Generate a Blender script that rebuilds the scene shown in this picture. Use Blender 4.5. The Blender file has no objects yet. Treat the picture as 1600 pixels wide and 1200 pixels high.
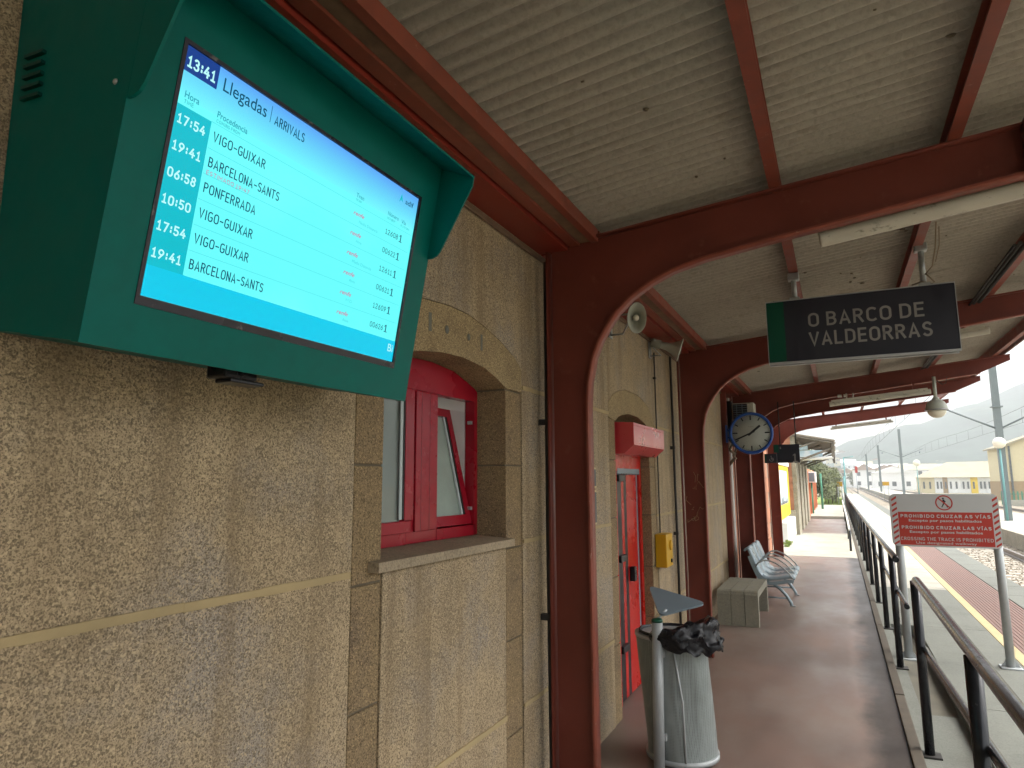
import bpy, bmesh, math, random
from mathutils import Vector, Matrix
random.seed(7)
R = math.radians
sc = bpy.context.scene
col = sc.collection

# ------------------------------------------------------------------ camera
EYE = Vector((0, 0, 1.6))
yaw, pitch, roll = 0.446417, 0.144978, -0.00578
fwd = Vector((-math.sin(yaw) * math.cos(pitch), math.cos(yaw) * math.cos(pitch), math.sin(pitch)))
rt0 = Vector((math.cos(yaw), math.sin(yaw), 0)); up0 = rt0.cross(fwd)
rt = rt0 * math.cos(roll) + up0 * math.sin(roll); up = up0 * math.cos(roll) - rt0 * math.sin(roll)
cd = bpy.data.cameras.new('camera'); cam = bpy.data.objects.new('camera', cd); col.objects.link(cam)
cd.sensor_width = 36; cd.lens = 36 * 1049.45 / 1600; cd.clip_start = 0.05; cd.clip_end = 20000
cam.matrix_world = Matrix(((rt.x, up.x, -fwd.x, EYE.x), (rt.y, up.y, -fwd.y, EYE.y), (rt.z, up.z, -fwd.z, EYE.z), (0, 0, 0, 1)))
sc.camera = cam

# ------------------------------------------------------------------ light
SUN_EL, SUN_AZ = 52, 70          # azimuth measured from +Y towards +X
w = bpy.data.worlds.new('World'); sc.world = w; w.use_nodes = True
nt = w.node_tree; nt.nodes.clear()
sky = nt.nodes.new('ShaderNodeTexSky'); sky.sky_type = 'NISHITA'; sky.sun_disc = False
sky.sun_elevation = R(SUN_EL); sky.sun_rotation = R(SUN_AZ)
sky.air_density = 1.3; sky.dust_density = 6.0; sky.ozone_density = 1.0
hs = nt.nodes.new('ShaderNodeHueSaturation'); hs.inputs['Saturation'].default_value = 0.25
bg = nt.nodes.new('ShaderNodeBackground'); bg.inputs['Strength'].default_value = 0.15
wo = nt.nodes.new('ShaderNodeOutputWorld')
nt.links.new(sky.outputs[0], hs.inputs['Color']); nt.links.new(hs.outputs[0], bg.inputs[0]); nt.links.new(bg.outputs[0], wo.inputs[0])
sd = bpy.data.lights.new('sun', 'SUN'); sd.energy = 0.5; sd.angle = R(25); sd.color = (1, 0.96, 0.9)
sun = bpy.data.objects.new('sun', sd); col.objects.link(sun)
sdir = Vector((math.sin(R(SUN_AZ)) * math.cos(R(SUN_EL)), math.cos(R(SUN_AZ)) * math.cos(R(SUN_EL)), math.sin(R(SUN_EL))))
sun.rotation_euler = sdir.to_track_quat('Z', 'Y').to_euler()
sc.view_settings.view_transform = 'Standard'; sc.view_settings.look = 'None'
sc.view_settings.gamma = 1; sc.view_settings.use_curve_mapping = False
sc.view_settings.exposure = 2.4
EXPO = 2 ** sc.view_settings.exposure

# ------------------------------------------------------------------ materials
def lin(c): return tuple(((v / 255) / 12.92 if v / 255 <= 0.04045 else ((v / 255 + 0.055) / 1.055) ** 2.4) for v in c)

def pbr(name, base, rough=0.6, metal=0.0, var=0.15, vscale=4.0, speck=0.0, sscale=150.0, bump=0.0, bscale=60.0,
        coat=0.0, second=None, s2scale=1.2, s2lo=0.5, s2hi=0.65, stretch=None, rvar=0.1, spec=0.3, streak=None, edge=None):
    m = bpy.data.materials.new(name); m.use_nodes = True
    t = m.node_tree; n = t.nodes; b = n['Principled BSDF']
    tc = n.new('ShaderNodeTexCoord'); mp = n.new('ShaderNodeMapping')
    g = n.new('ShaderNodeNewGeometry'); t.links.new(g.outputs['Position'], mp.inputs[0])
    if stretch: mp.inputs['Scale'].default_value = stretch
    def noise(sc_, det=5, rgh=0.6):
        x = n.new('ShaderNodeTexNoise'); x.inputs['Scale'].default_value = sc_; x.inputs['Detail'].default_value = det
        x.inputs['Roughness'].default_value = rgh; t.links.new(mp.outputs[0], x.inputs['Vector']); return x
    def mixc(fac, a, bcol, mode='MIX'):
        x = n.new('ShaderNodeMix'); x.data_type = 'RGBA'; x.blend_type = mode
        for s, v in ((x.inputs[0], fac), (x.inputs[6], a), (x.inputs[7], bcol)):
            if hasattr(v, 'links'): t.links.new(v, s)
            elif isinstance(v, (int, float)): s.default_value = v
            else: s.default_value = (*v[:3], 1)
        return x.outputs[2]
    def rampf(src, lo, hi, a=0.0, bb=1.0):
        x = n.new('ShaderNodeMapRange'); x.inputs[1].default_value = lo; x.inputs[2].default_value = hi
        x.inputs[3].default_value = a; x.inputs[4].default_value = bb; t.links.new(src, x.inputs[0]); return x.outputs[0]
    n1 = noise(vscale)
    lo = tuple(c * (1 - var) for c in base); hi = tuple(min(1, c * (1 + var)) for c in base)
    c = mixc(rampf(n1.outputs[0], 0.3, 0.7), lo, hi)
    if second:
        n2 = noise(s2scale, 7, 0.65)
        c = mixc(rampf(n2.outputs[0], s2lo, s2hi), c, second)
    if speck:
        n3 = noise(sscale, 3, 0.75)
        c = mixc(rampf(n3.outputs[0], 0.38, 0.62, 1 - speck, 1 + speck * 0.6), (0, 0, 0), c, 'MIX')
        n4 = n.new('ShaderNodeTexVoronoi'); n4.inputs['Scale'].default_value = sscale * 0.8; t.links.new(mp.outputs[0], n4.inputs['Vector'])
        sp = n.new('ShaderNodeSeparateColor'); t.links.new(n4.outputs['Color'], sp.inputs[0])
        c = mixc(rampf(sp.outputs[0], 0.80, 0.86, 0, speck), c, tuple(v * 0.3 for v in base))
        c = mixc(rampf(sp.outputs[1], 0.84, 0.9, 0, speck * 0.7), c, tuple(min(1, v * 1.6) for v in base))
    if streak:      # run-off stains down the wall
        m2 = n.new('ShaderNodeMapping'); m2.inputs['Scale'].default_value = (9, 9, 0.7); t.links.new(g.outputs['Position'], m2.inputs[0])
        ns = n.new('ShaderNodeTexNoise'); ns.inputs['Scale'].default_value = 1; ns.inputs['Detail'].default_value = 6; t.links.new(m2.outputs[0], ns.inputs['Vector'])
        c = mixc(rampf(ns.outputs[0], 0.5, 0.72, 0, streak[0]), c, streak[1])
    if edge:        # grime along the kerb
        sx = n.new('ShaderNodeSeparateXYZ'); t.links.new(g.outputs['Position'], sx.inputs[0])
        ne = noise(2.6, 7, 0.7); ma = n.new('ShaderNodeMath'); ma.operation = 'MULTIPLY_ADD'; ma.inputs[1].default_value = 0.42; t.links.new(ne.outputs[0], ma.inputs[0]); t.links.new(sx.outputs[0], ma.inputs[2])
        c = mixc(rampf(ma.outputs[0], edge[0], edge[1], 0, 0.9), c, edge[2])
    t.links.new(c, b.inputs['Base Color'])
    b.inputs['Metallic'].default_value = metal; b.inputs['Specular IOR Level'].default_value = spec
    t.links.new(rampf(n1.outputs[0], 0.3, 0.7, max(0.03, rough - rvar), min(1, rough + rvar)), b.inputs['Roughness'])
    if coat: b.inputs['Coat Weight'].default_value = coat; b.inputs['Coat Roughness'].default_value = 0.15
    if bump:
        nb = noise(bscale, 6, 0.7); bp = n.new('ShaderNodeBump'); bp.inputs['Strength'].default_value = 1.0
        bp.inputs['Distance'].default_value = bump; t.links.new(nb.outputs[0], bp.inputs['Height']); t.links.new(bp.outputs[0], b.inputs['Normal'])
    return m

def emit(name, color, strength=1.0, rough=0.12, var=0.0):
    m = bpy.data.materials.new(name); m.use_nodes = True
    t = m.node_tree; b = t.nodes['Principled BSDF']
    b.inputs['Base Color'].default_value = (0.01, 0.01, 0.012, 1); b.inputs['Roughness'].default_value = rough
    b.inputs['Emission Strength'].default_value = strength / EXPO; b.inputs['Specular IOR Level'].default_value = 0.07
    if var:
        g = t.nodes.new('ShaderNodeNewGeometry'); nz = t.nodes.new('ShaderNodeTexNoise'); nz.inputs['Scale'].default_value = 3.2; nz.inputs['Detail'].default_value = 1.5
        t.links.new(g.outputs['Position'], nz.inputs['Vector'])
        mx = t.nodes.new('ShaderNodeMix'); mx.data_type = 'RGBA'
        mr = t.nodes.new('ShaderNodeMapRange'); mr.inputs[1].default_value = 0.38; mr.inputs[2].default_value = 0.66; t.links.new(nz.outputs[0], mr.inputs[0])
        t.links.new(mr.outputs[0], mx.inputs[0]); mx.inputs[6].default_value = (*tuple(c * (1 - var) for c in color), 1)
        mx.inputs[7].default_value = (color[0] + var * 0.6, color[1], color[2], 1); t.links.new(mx.outputs[2], b.inputs['Emission Color'])
    else: b.inputs['Emission Color'].default_value = (*color, 1)
    return m

def glass(name, tint=(0.75, 0.82, 0.8), rough=0.03, alpha=0.35):
    m = bpy.data.materials.new(name); m.use_nodes = True
    t = m.node_tree; n = t.nodes; b = n['Principled BSDF']
    b.inputs['Base Color'].default_value = (*tint, 1); b.inputs['Roughness'].default_value = rough
    tr = n.new('ShaderNodeBsdfTransparent'); tr.inputs[0].default_value = (0.8, 0.85, 0.83, 1)
    mx = n.new('ShaderNodeMixShader'); mx.inputs[0].default_value = alpha
    t.links.new(tr.outputs[0], mx.inputs[1]); t.links.new(b.outputs[0], mx.inputs[2])
    t.links.new(mx.outputs[0], n['Material Output'].inputs[0]); return m

GRAN = dict(speck=0.66, sscale=265, bump=0.004, bscale=120, rough=0.85, var=0.18, vscale=4, spec=.2)
M = dict(
    granite=pbr('granite', (0.41, 0.315, 0.195), second=(0.35, 0.295, 0.23), s2scale=2.6, s2lo=0.46, s2hi=0.66, streak=(.55, (0.17, 0.12, 0.065)), **GRAN),
    quoin=pbr('quoin_granite', (0.30, 0.215, 0.115), second=(0.21, 0.155, 0.10), s2scale=4, s2lo=0.45, s2hi=0.7, **GRAN),
    archstone=pbr('arch_granite', (0.36, 0.27, 0.145), second=(0.28, 0.20, 0.11), s2scale=5, s2lo=0.5, s2hi=0.7, **GRAN),
    far_granite=pbr('far_granite', (0.34, 0.31, 0.235), second=(0.23, 0.20, 0.14), s2scale=2.2, s2lo=0.5, s2hi=0.75, speck=0.35, sscale=70, bump=0.004, bscale=50, rough=0.85),
    mortar=pbr('mortar', (0.37, 0.285, 0.15), 0.9, bump=0.002, bscale=120),
    mortar_dark=pbr('mortar_dark', (0.13, 0.105, 0.07), 0.95, bump=0.002, bscale=120),
    plug=pbr('cement_plug', (0.15, 0.145, 0.12), 0.9, bump=0.001),
    sill=pbr('sill_stone', (0.32, 0.255, 0.17), 0.8, speck=0.3, sscale=140, bump=0.001, bscale=150),
    red=pbr('red_oxide_paint', (0.135, 0.029, 0.018), 0.45, var=0.16, vscale=3, second=(0.17, 0.05, 0.034), s2scale=9, s2lo=0.62, s2hi=0.72, bump=0.0004, bscale=60),
    red_lit=pbr('red_oxide_lit', (0.205, 0.052, 0.031), 0.5, var=0.2, vscale=9, second=(0.28, 0.14, 0.10), s2scale=28, s2lo=0.64, s2hi=0.72),  # lit faces of the red paint, light put into the colour; paler flecks
    fascia=pbr('red_fascia_paint', (0.20, 0.026, 0.015), 0.4, var=0.15, vscale=2),
    grime=pbr('grimy_strip', (0.16, 0.10, 0.06), 0.8, var=0.3, vscale=12),
    roof=pbr('fibre_cement_roof', (0.34, 0.315, 0.265), 0.85, var=0.08, vscale=2.5, second=(0.20, 0.17, 0.125), s2scale=5, s2lo=0.60, s2hi=0.80, bump=0.001, bscale=70, speck=0.12, sscale=60),
    green=pbr('green_enamel', (0.0, 0.110, 0.090), 0.42, spec=.12, var=0.06, vscale=20, bump=0.00012, bscale=900),
    darkgreen=pbr('dark_green_enamel', (0.0, 0.035, 0.028), 0.4, var=0.05),
    black=pbr('black_plastic', (0.012, 0.012, 0.014), 0.35, var=0.2),
    dirtblack=pbr('dusty_black_bezel', (0.02, 0.018, 0.025), 0.3, var=0.3, second=(0.22, 0.2, 0.18), s2scale=22, s2lo=0.6, s2hi=0.78),
    pvc=pbr('red_pvc', (0.27, 0.005, 0.016), 0.27, var=0.06, vscale=3),
    pvcdark=pbr('dark_red_pvc', (0.12, 0.006, 0.012), 0.35, var=0.05),
    gasket=pbr('pale_gasket', (0.42, 0.47, 0.47), 0.5, var=0.05),
    rubber=pbr('rubber', (0.02, 0.02, 0.02), 0.6),
    plaster=pbr('white_plaster', (0.62, 0.62, 0.62), 0.9, var=0.05),
    frosted=pbr('frosted_pane', (0.30, 0.36, 0.32), 0.12, var=0.1, vscale=6),
    glass=glass('window_glass'),
    pane=glass('reflecting_pane', (0.20, 0.23, 0.21), 0.04, 0.72),
    doorred=pbr('gloss_red_paint', (0.42, 0.012, 0.008), 0.28, var=0.06, vscale=3),
    boxred=pbr('shutter_box_paint', (0.50, 0.03, 0.04), 0.3, spec=.9, coat=.5, var=0.05, vscale=3),
    yellow=pbr('yellow_plastic', (0.48, 0.27, 0.008), 0.4, var=0.05),
    alu=pbr('grey_aluminium', (0.40, 0.42, 0.43), 0.4, 0.5, var=0.06),
    greymetal=pbr('light_grey_paint', (0.36, 0.38, 0.38), 0.42, 0.2, var=0.07, vscale=14),
    binmetal=pbr('perforated_grey_sheet', (0.23, 0.255, 0.245), 0.42, 0.3, var=0.12, vscale=9, second=(0.36, 0.38, 0.37), s2scale=6, s2lo=0.62, s2hi=0.8),
    lid=pbr('slate_grey_lid', (0.17, 0.215, 0.245), 0.38, 0.1, var=0.08),
    bag=pbr('bin_bag_film', (0.006, 0.006, 0.008), 0.28, var=0.2, bump=0.006, bscale=28),
    bluebag=pbr('blue_bag_film', (0.01, 0.03, 0.10), 0.3, var=0.2),
    horn=pbr('grey_horn_plastic', (0.40, 0.42, 0.36), 0.4, var=0.06),
    hornin=pbr('horn_throat', (0.24, 0.25, 0.20), 0.5, var=0.06),
    white=pbr('white_paint', (0.75, 0.75, 0.72), 0.5, var=0.05),
    dirtywhite=pbr('dirty_white_plastic', (0.48, 0.46, 0.38), 0.45, var=0.1, second=(0.08, 0.07, 0.045), s2scale=22, s2lo=0.58, s2hi=0.72, stretch=(0.6, 1, 1)),
    signblue=pbr('anthracite_sign', (0.022, 0.023, 0.032), 0.4, var=0.05),
    letter=pbr('grey_lettering', (0.23, 0.22, 0.205), 0.5, var=0.03),
    signgreen=pbr('green_sign_band', (0.0, 0.06, 0.032), 0.4, var=0.04),
    clockblue=pbr('blue_clock_rim', (0.02, 0.075, 0.30), 0.3, var=0.05),
    clockface=pbr('clock_face', (0.36, 0.38, 0.34), 0.45, var=0.02),
    floor=pbr('worn_red_floor_paint', (0.172, 0.116, 0.094), 0.42, var=0.20, vscale=1.6, second=(0.195, 0.160, 0.135), s2scale=1.3, s2lo=0.42, s2hi=0.70, spec=.42, edge=(.23, .38, (0.028, 0.022, 0.018)), bump=0.0006, bscale=30, rvar=0.12, stretch=(1, 0.55, 1)),
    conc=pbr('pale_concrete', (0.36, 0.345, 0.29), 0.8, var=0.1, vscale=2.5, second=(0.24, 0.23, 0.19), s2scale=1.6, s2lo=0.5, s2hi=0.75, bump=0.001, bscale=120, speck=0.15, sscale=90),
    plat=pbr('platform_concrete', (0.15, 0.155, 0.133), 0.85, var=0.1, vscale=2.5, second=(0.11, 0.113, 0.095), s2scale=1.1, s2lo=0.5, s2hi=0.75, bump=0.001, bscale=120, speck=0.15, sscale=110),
    darkconc=pbr('dark_concrete', (0.12, 0.11, 0.085), 0.9, var=0.2, vscale=5, bump=0.002),  # darker concrete for the platform base under the slabs
    kerb=pbr('brown_kerb', (0.075, 0.062, 0.047), 0.85, var=0.25, vscale=8, bump=0.002, bscale=60),
    benchconc=pbr('cast_concrete', (0.23, 0.215, 0.165), 0.85, var=0.1, vscale=6, speck=0.2, sscale=110, bump=0.0015, bscale=80),
    benchgrey=pbr('bench_blue_grey', (0.25, 0.31, 0.34), 0.33, 0.1, var=0.05),
    tactile=pbr('red_tactile_paving', (0.20, 0.128, 0.108), 0.8, var=0.12, vscale=5, bump=0.001),
    yline=pbr('yellow_line_paint', (0.40, 0.32, 0.17), 0.7, var=0.12, vscale=7),
    rail=pbr('rail_steel', (0.20, 0.17, 0.15), 0.4, 0.7, var=0.2),
    sleeper=pbr('sleeper_concrete', (0.34, 0.31, 0.26), 0.9),
    ballast=pbr('ballast', (0.25, 0.21, 0.155), 0.95, var=0.35, vscale=14, speck=0.4, sscale=22, bump=0.03, bscale=16),
    earth=pbr('earth', (0.22, 0.20, 0.13), 0.95, var=0.3, vscale=0.4),
    grass=pbr('grass', (0.16, 0.21, 0.05), 0.9, var=0.3, vscale=3),
    leaf=pbr('leaf', (0.11, 0.125, 0.055), 0.7, var=0.5, vscale=2.2),
    bark=pbr('bark', (0.12, 0.09, 0.06), 0.9),
    brick=pbr('tan_brick', (0.36, 0.16, 0.09), 0.8, var=0.2, vscale=5, bump=0.001),
    brickgap=pbr('brick_joint', (0.24, 0.17, 0.12), 0.9),
    orange=pbr('orange_brick', (0.44, 0.15, 0.07), 0.8, var=0.15, vscale=4),
    posteryellow=pbr('poster_yellow', (0.75, 0.52, 0.02), 0.5, var=0.04),
    posterblue=pbr('poster_pale_blue', (0.50, 0.66, 0.74), 0.4, var=0.15, vscale=2.5, second=(0.7, 0.75, 0.76), s2scale=2, s2lo=0.5, s2hi=0.6),
    tile=pbr('weathered_roof_tile', (0.26, 0.22, 0.17), 0.9, var=0.25, vscale=8, bump=0.01, bscale=12),
    wood=pbr('weathered_timber', (0.17, 0.15, 0.12), 0.85, var=0.3, vscale=9),
    mast=pbr('grey_green_mast', (0.17, 0.20, 0.20), 0.5, 0.2, var=0.08),
    cyan=pbr('turquoise_post', (0.13, 0.30, 0.30), 0.45, var=0.05),
    globe=pbr('opal_globe', (0.80, 0.76, 0.62), 0.3, var=0.03),
    ywall=pbr('cream_yellow_render', (0.62, 0.54, 0.34), 0.85, var=0.05),
    bwall=pbr('brown_render', (0.36, 0.25, 0.13), 0.85, var=0.08),
    wwall=pbr('white_render', (0.72, 0.72, 0.70), 0.85, var=0.06),
    rooftan=pbr('tan_roof_tile', (0.35, 0.31, 0.22), 0.9, var=0.12, vscale=0.6),
    roofred=pbr('grey_red_roof', (0.34, 0.26, 0.21), 0.9, var=0.2, vscale=0.4),
    winfar=pbr('far_window', (0.10, 0.11, 0.11), 0.3),
    fence=pbr('green_fence', (0.06, 0.22, 0.14), 0.6),
    signred=pbr('sign_red', (0.40, 0.035, 0.022), 0.45, var=0.04),
    signwhite=pbr('sign_white_film', (0.46, 0.47, 0.46), 0.4, var=0.03),
    hill=pbr('wooded_hill', (0.04, 0.062, 0.045), 0.95, var=0.45, vscale=0.012, second=(0.17, 0.18, 0.11), s2scale=0.006, s2lo=0.56, s2hi=0.63, speck=0.35, sscale=0.07),
    scar=pbr('bare_slope', (0.30, 0.28, 0.19), 0.95, var=0.2, vscale=0.02),
    cable=pbr('dark_cable', (0.03, 0.028, 0.025), 0.6),
    rope=pbr('frayed_rope', (0.20, 0.16, 0.11), 0.9),
    galv=pbr('galvanised', (0.36, 0.38, 0.38), 0.4, 0.6, var=0.2, vscale=20),
    blackrail=pbr('black_rail_paint', (0.016, 0.017, 0.019), 0.22, 0.1, var=0.2, vscale=30, rvar=0.06),
    brass=pbr('brass', (0.5, 0.4, 0.2), 0.4, 0.8),
    slate=pbr('slate', (0.05, 0.055, 0.06), 0.4),
)

# ------------------------------------------------------------------ helpers
class MB:
    def __init__(s): s.bm = bmesh.new()
    def box(s, x0, x1, y0, y1, z0, z1, bev=0):
        r = bmesh.ops.create_cube(s.bm, size=1)
        for v in r['verts']:
            v.co = Vector(((x0 + x1) / 2 + v.co.x * (x1 - x0), (y0 + y1) / 2 + v.co.y * (y1 - y0), (z0 + z1) / 2 + v.co.z * (z1 - z0)))
        if bev:
            es = list({e for v in r['verts'] for e in v.link_edges})
            bmesh.ops.bevel(s.bm, geom=es, offset=bev, segments=2, affect='EDGES', profile=0.5)
        return s
    def obox(s, o, u, v, n, a):       # oriented box: ranges (u0,u1,v0,v1,n0,n1) along axes u,v,n from o
        vs = [s.bm.verts.new(o + u * a[0 + i] + v * a[2 + j] + n * a[4 + k]) for i in (0, 1) for j in (0, 1) for k in (0, 1)]
        for f in ((0, 1, 3, 2), (4, 6, 7, 5), (0, 4, 5, 1), (2, 3, 7, 6), (0, 2, 6, 4), (1, 5, 7, 3)): s.bm.faces.new([vs[i] for i in f])
        return s
    def prism(s, pts, axis, a, b, bev=0):   # polygon in the two other axes, extruded along axis from a to b
        def P(p, t):
            return Vector((t, p[0], p[1])) if axis == 'x' else Vector((p[0], t, p[1])) if axis == 'y' else Vector((p[0], p[1], t))
        va = [s.bm.verts.new(P(p, a)) for p in pts]; vb = [s.bm.verts.new(P(p, b)) for p in pts]
        s.bm.faces.new(va); s.bm.faces.new(vb[::-1]); n = len(pts)
        for i in range(n): s.bm.faces.new((va[i], vb[i], vb[(i + 1) % n], va[(i + 1) % n]))
        return s
    def oprism(s, pts, o, u, v, n, a, b):
        va = [s.bm.verts.new(o + u * p[0] + v * p[1] + n * a) for p in pts]; vb = [s.bm.verts.new(o + u * p[0] + v * p[1] + n * b) for p in pts]
        s.bm.faces.new(va); s.bm.faces.new(vb[::-1]); k = len(pts)
        for i in range(k): s.bm.faces.new((va[i], vb[i], vb[(i + 1) % k], va[(i + 1) % k]))
        return s
    def tube(s, pts, r, seg=12, r2=None):
        pts = [Vector(p) for p in pts]; rings = []; n = len(pts)
        for i, p in enumerate(pts):
            d = (pts[min(i + 1, n - 1)] - pts[max(i - 1, 0)]).normalized()
            a = d.cross(Vector((0, 0, 1)) if abs(d.z) < 0.9 else Vector((1, 0, 0))).normalized(); b = d.cross(a)
            rr = r if r2 is None else r + (r2 - r) * i / (n - 1)
            rings.append([s.bm.verts.new(p + (a * math.cos(t * 2 * math.pi / seg) + b * math.sin(t * 2 * math.pi / seg)) * rr) for t in range(seg)])
        for i in range(n - 1):
            for t in range(seg): 
                f = s.bm.faces.new((rings[i][t], rings[i][(t + 1) % seg], rings[i + 1][(t + 1) % seg], rings[i + 1][t])); f.smooth = True
        s.bm.faces.new(rings[0][::-1]); s.bm.faces.new(rings[-1]); return s
    def lathe(s, prof, o, d, seg=32, squash=None, caps=True):   # prof [(radius, along)] round axis d
        o = Vector(o); d = Vector(d).normalized(); a = d.cross(Vector((0, 0, 1)) if abs(d.z) < 0.9 else Vector((1, 0, 0))).normalized(); b = a.cross(d)
        rings = [[s.bm.verts.new(o + d * h + (a * math.cos(t * 2 * math.pi / seg) * (squash or 1) + b * math.sin(t * 2 * math.pi / seg)) * r) for t in range(seg)] for r, h in prof]
        for i in range(len(prof) - 1):
            for t in range(seg):
                f = s.bm.faces.new((rings[i][t], rings[i][(t + 1) % seg], rings[i + 1][(t + 1) % seg], rings[i + 1][t])); f.smooth = True
        for k, fl in ((0, 1), (-1, 0)):
            if caps and prof[k][0] > 1e-4: s.bm.faces.new(rings[k][::-1] if fl else rings[k])
        return s
    def ribbon(s, path, y0, y1, th):       # flat bar following a path in XZ
        path = [Vector((p[0], 0, p[1])) for p in path]; n = len(path); L = []
        for i, p in enumerate(path):
            d = (path[min(i + 1, n - 1)] - path[max(i - 1, 0)]).normalized(); nn = Vector((-d.z, 0, d.x)) * th
            L.append([s.bm.verts.new(Vector((q.x, y, q.z))) for q, y in ((p, y0), (p + nn, y0), (p + nn, y1), (p, y1))])
        for i in range(n - 1):
            for k in range(4): 
                f = s.bm.faces.new((L[i][k], L[i][(k + 1) % 4], L[i + 1][(k + 1) % 4], L[i + 1][k]))
                f.smooth = k in (1, 3)
        s.bm.faces.new(L[0][::-1]); s.bm.faces.new(L[-1]); return s
    def sphere(s, c, r, seg=24, sz=(1, 1, 1)):
        r_ = bmesh.ops.create_uvsphere(s.bm, u_segments=seg, v_segments=seg // 2, radius=r)
        for v in r_['verts']: v.co = Vector((v.co.x * sz[0], v.co.y * sz[1], v.co.z * sz[2])) + Vector(c)
        for f in s.bm.faces:
            if all(v in r_['verts'] for v in f.verts[:1]): f.smooth = True
        return s

def origin_of(p):
    o = Vector((0, 0, 0))
    while p is not None: o += p.location; p = p.parent
    return o

def obj(name, mb, mat, parent=None, label=None, kind=None, sharp=35):
    me = bpy.data.meshes.new(name); bm = mb.bm
    bmesh.ops.recalc_face_normals(bm, faces=bm.faces)
    off = origin_of(parent)
    if off.length > 0: bmesh.ops.translate(bm, verts=bm.verts, vec=-off)
    bm.to_mesh(me); bm.free()
    o = bpy.data.objects.new(name, me); me.materials.append(M[mat] if isinstance(mat, str) else mat); col.objects.link(o)
    if parent: o.parent = parent
    if label: o['label'] = label
    if kind: o['kind'] = kind
    return o

def struct(name, mb, mat, parent=None):
    o = obj(name, mb, mat, parent)
    if parent is None: o['kind'] = 'structure'
    return o

def thing(name, label, cat, loc=(0, 0, 0), group=None):
    o = bpy.data.objects.new(name, None); col.objects.link(o); o.location = loc; o.empty_display_size = 0.1
    o['label'] = label; o['category'] = cat
    if group: o['group'] = group
    return o

def tag(o, label, cat, group=None):
    o['label'] = label; o['category'] = cat
    if group: o['group'] = group
    return o

def dup(root, loc, label=None, group=None):
    r = root.copy(); col.objects.link(r); r.location = loc
    if label: r['label'] = label
    if group: r['group'] = group
    def rec(a, b):
        for ch in list(a.children):
            c = ch.copy(); col.objects.link(c); c.parent = b; rec(ch, c)
    rec(root, r); return r

_fonts = {}
def text(s, box, o, u, v, n, mat, parent, bold=0.0, cap=True, name='lettering', th=0.0006, align_w=True, shear=0.0):
    """flat print: baseline-left at (box[0],box[1]), width to box[2], cap height to box[3]"""
    def mk(st):
        c = bpy.data.curves.new('t', 'FONT'); c.body = st; c.size = 1; c.offset = bold; c.shear = shear; c.resolution_u = 3
        t = bpy.data.objects.new('t', c)
        me = bpy.data.meshes.new_from_object(t); bpy.data.objects.remove(t); bpy.data.curves.remove(c); return me
    if 'H' not in _fonts:
        me = mk('H'); _fonts['H'] = max(p.co.y for p in me.vertices)
    me = mk(s); x0 = min(p.co.x for p in me.vertices); x1 = max(p.co.x for p in me.vertices)
    sx = (box[2] - box[0]) / (x1 - x0); sy = (box[3] - box[1]) / _fonts['H']
    off = origin_of(parent)
    for p in me.vertices:
        q = o + u * (box[0] + (p.co.x - x0) * sx) + v * (box[1] + p.co.y * sy) + n * th
        p.co = q - off
    me.materials.clear(); me.materials.append(M[mat] if isinstance(mat, str) else mat); me.name = name
    ob = bpy.data.objects.new(name, me); col.objects.link(ob); ob.parent = parent
    return ob


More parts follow.
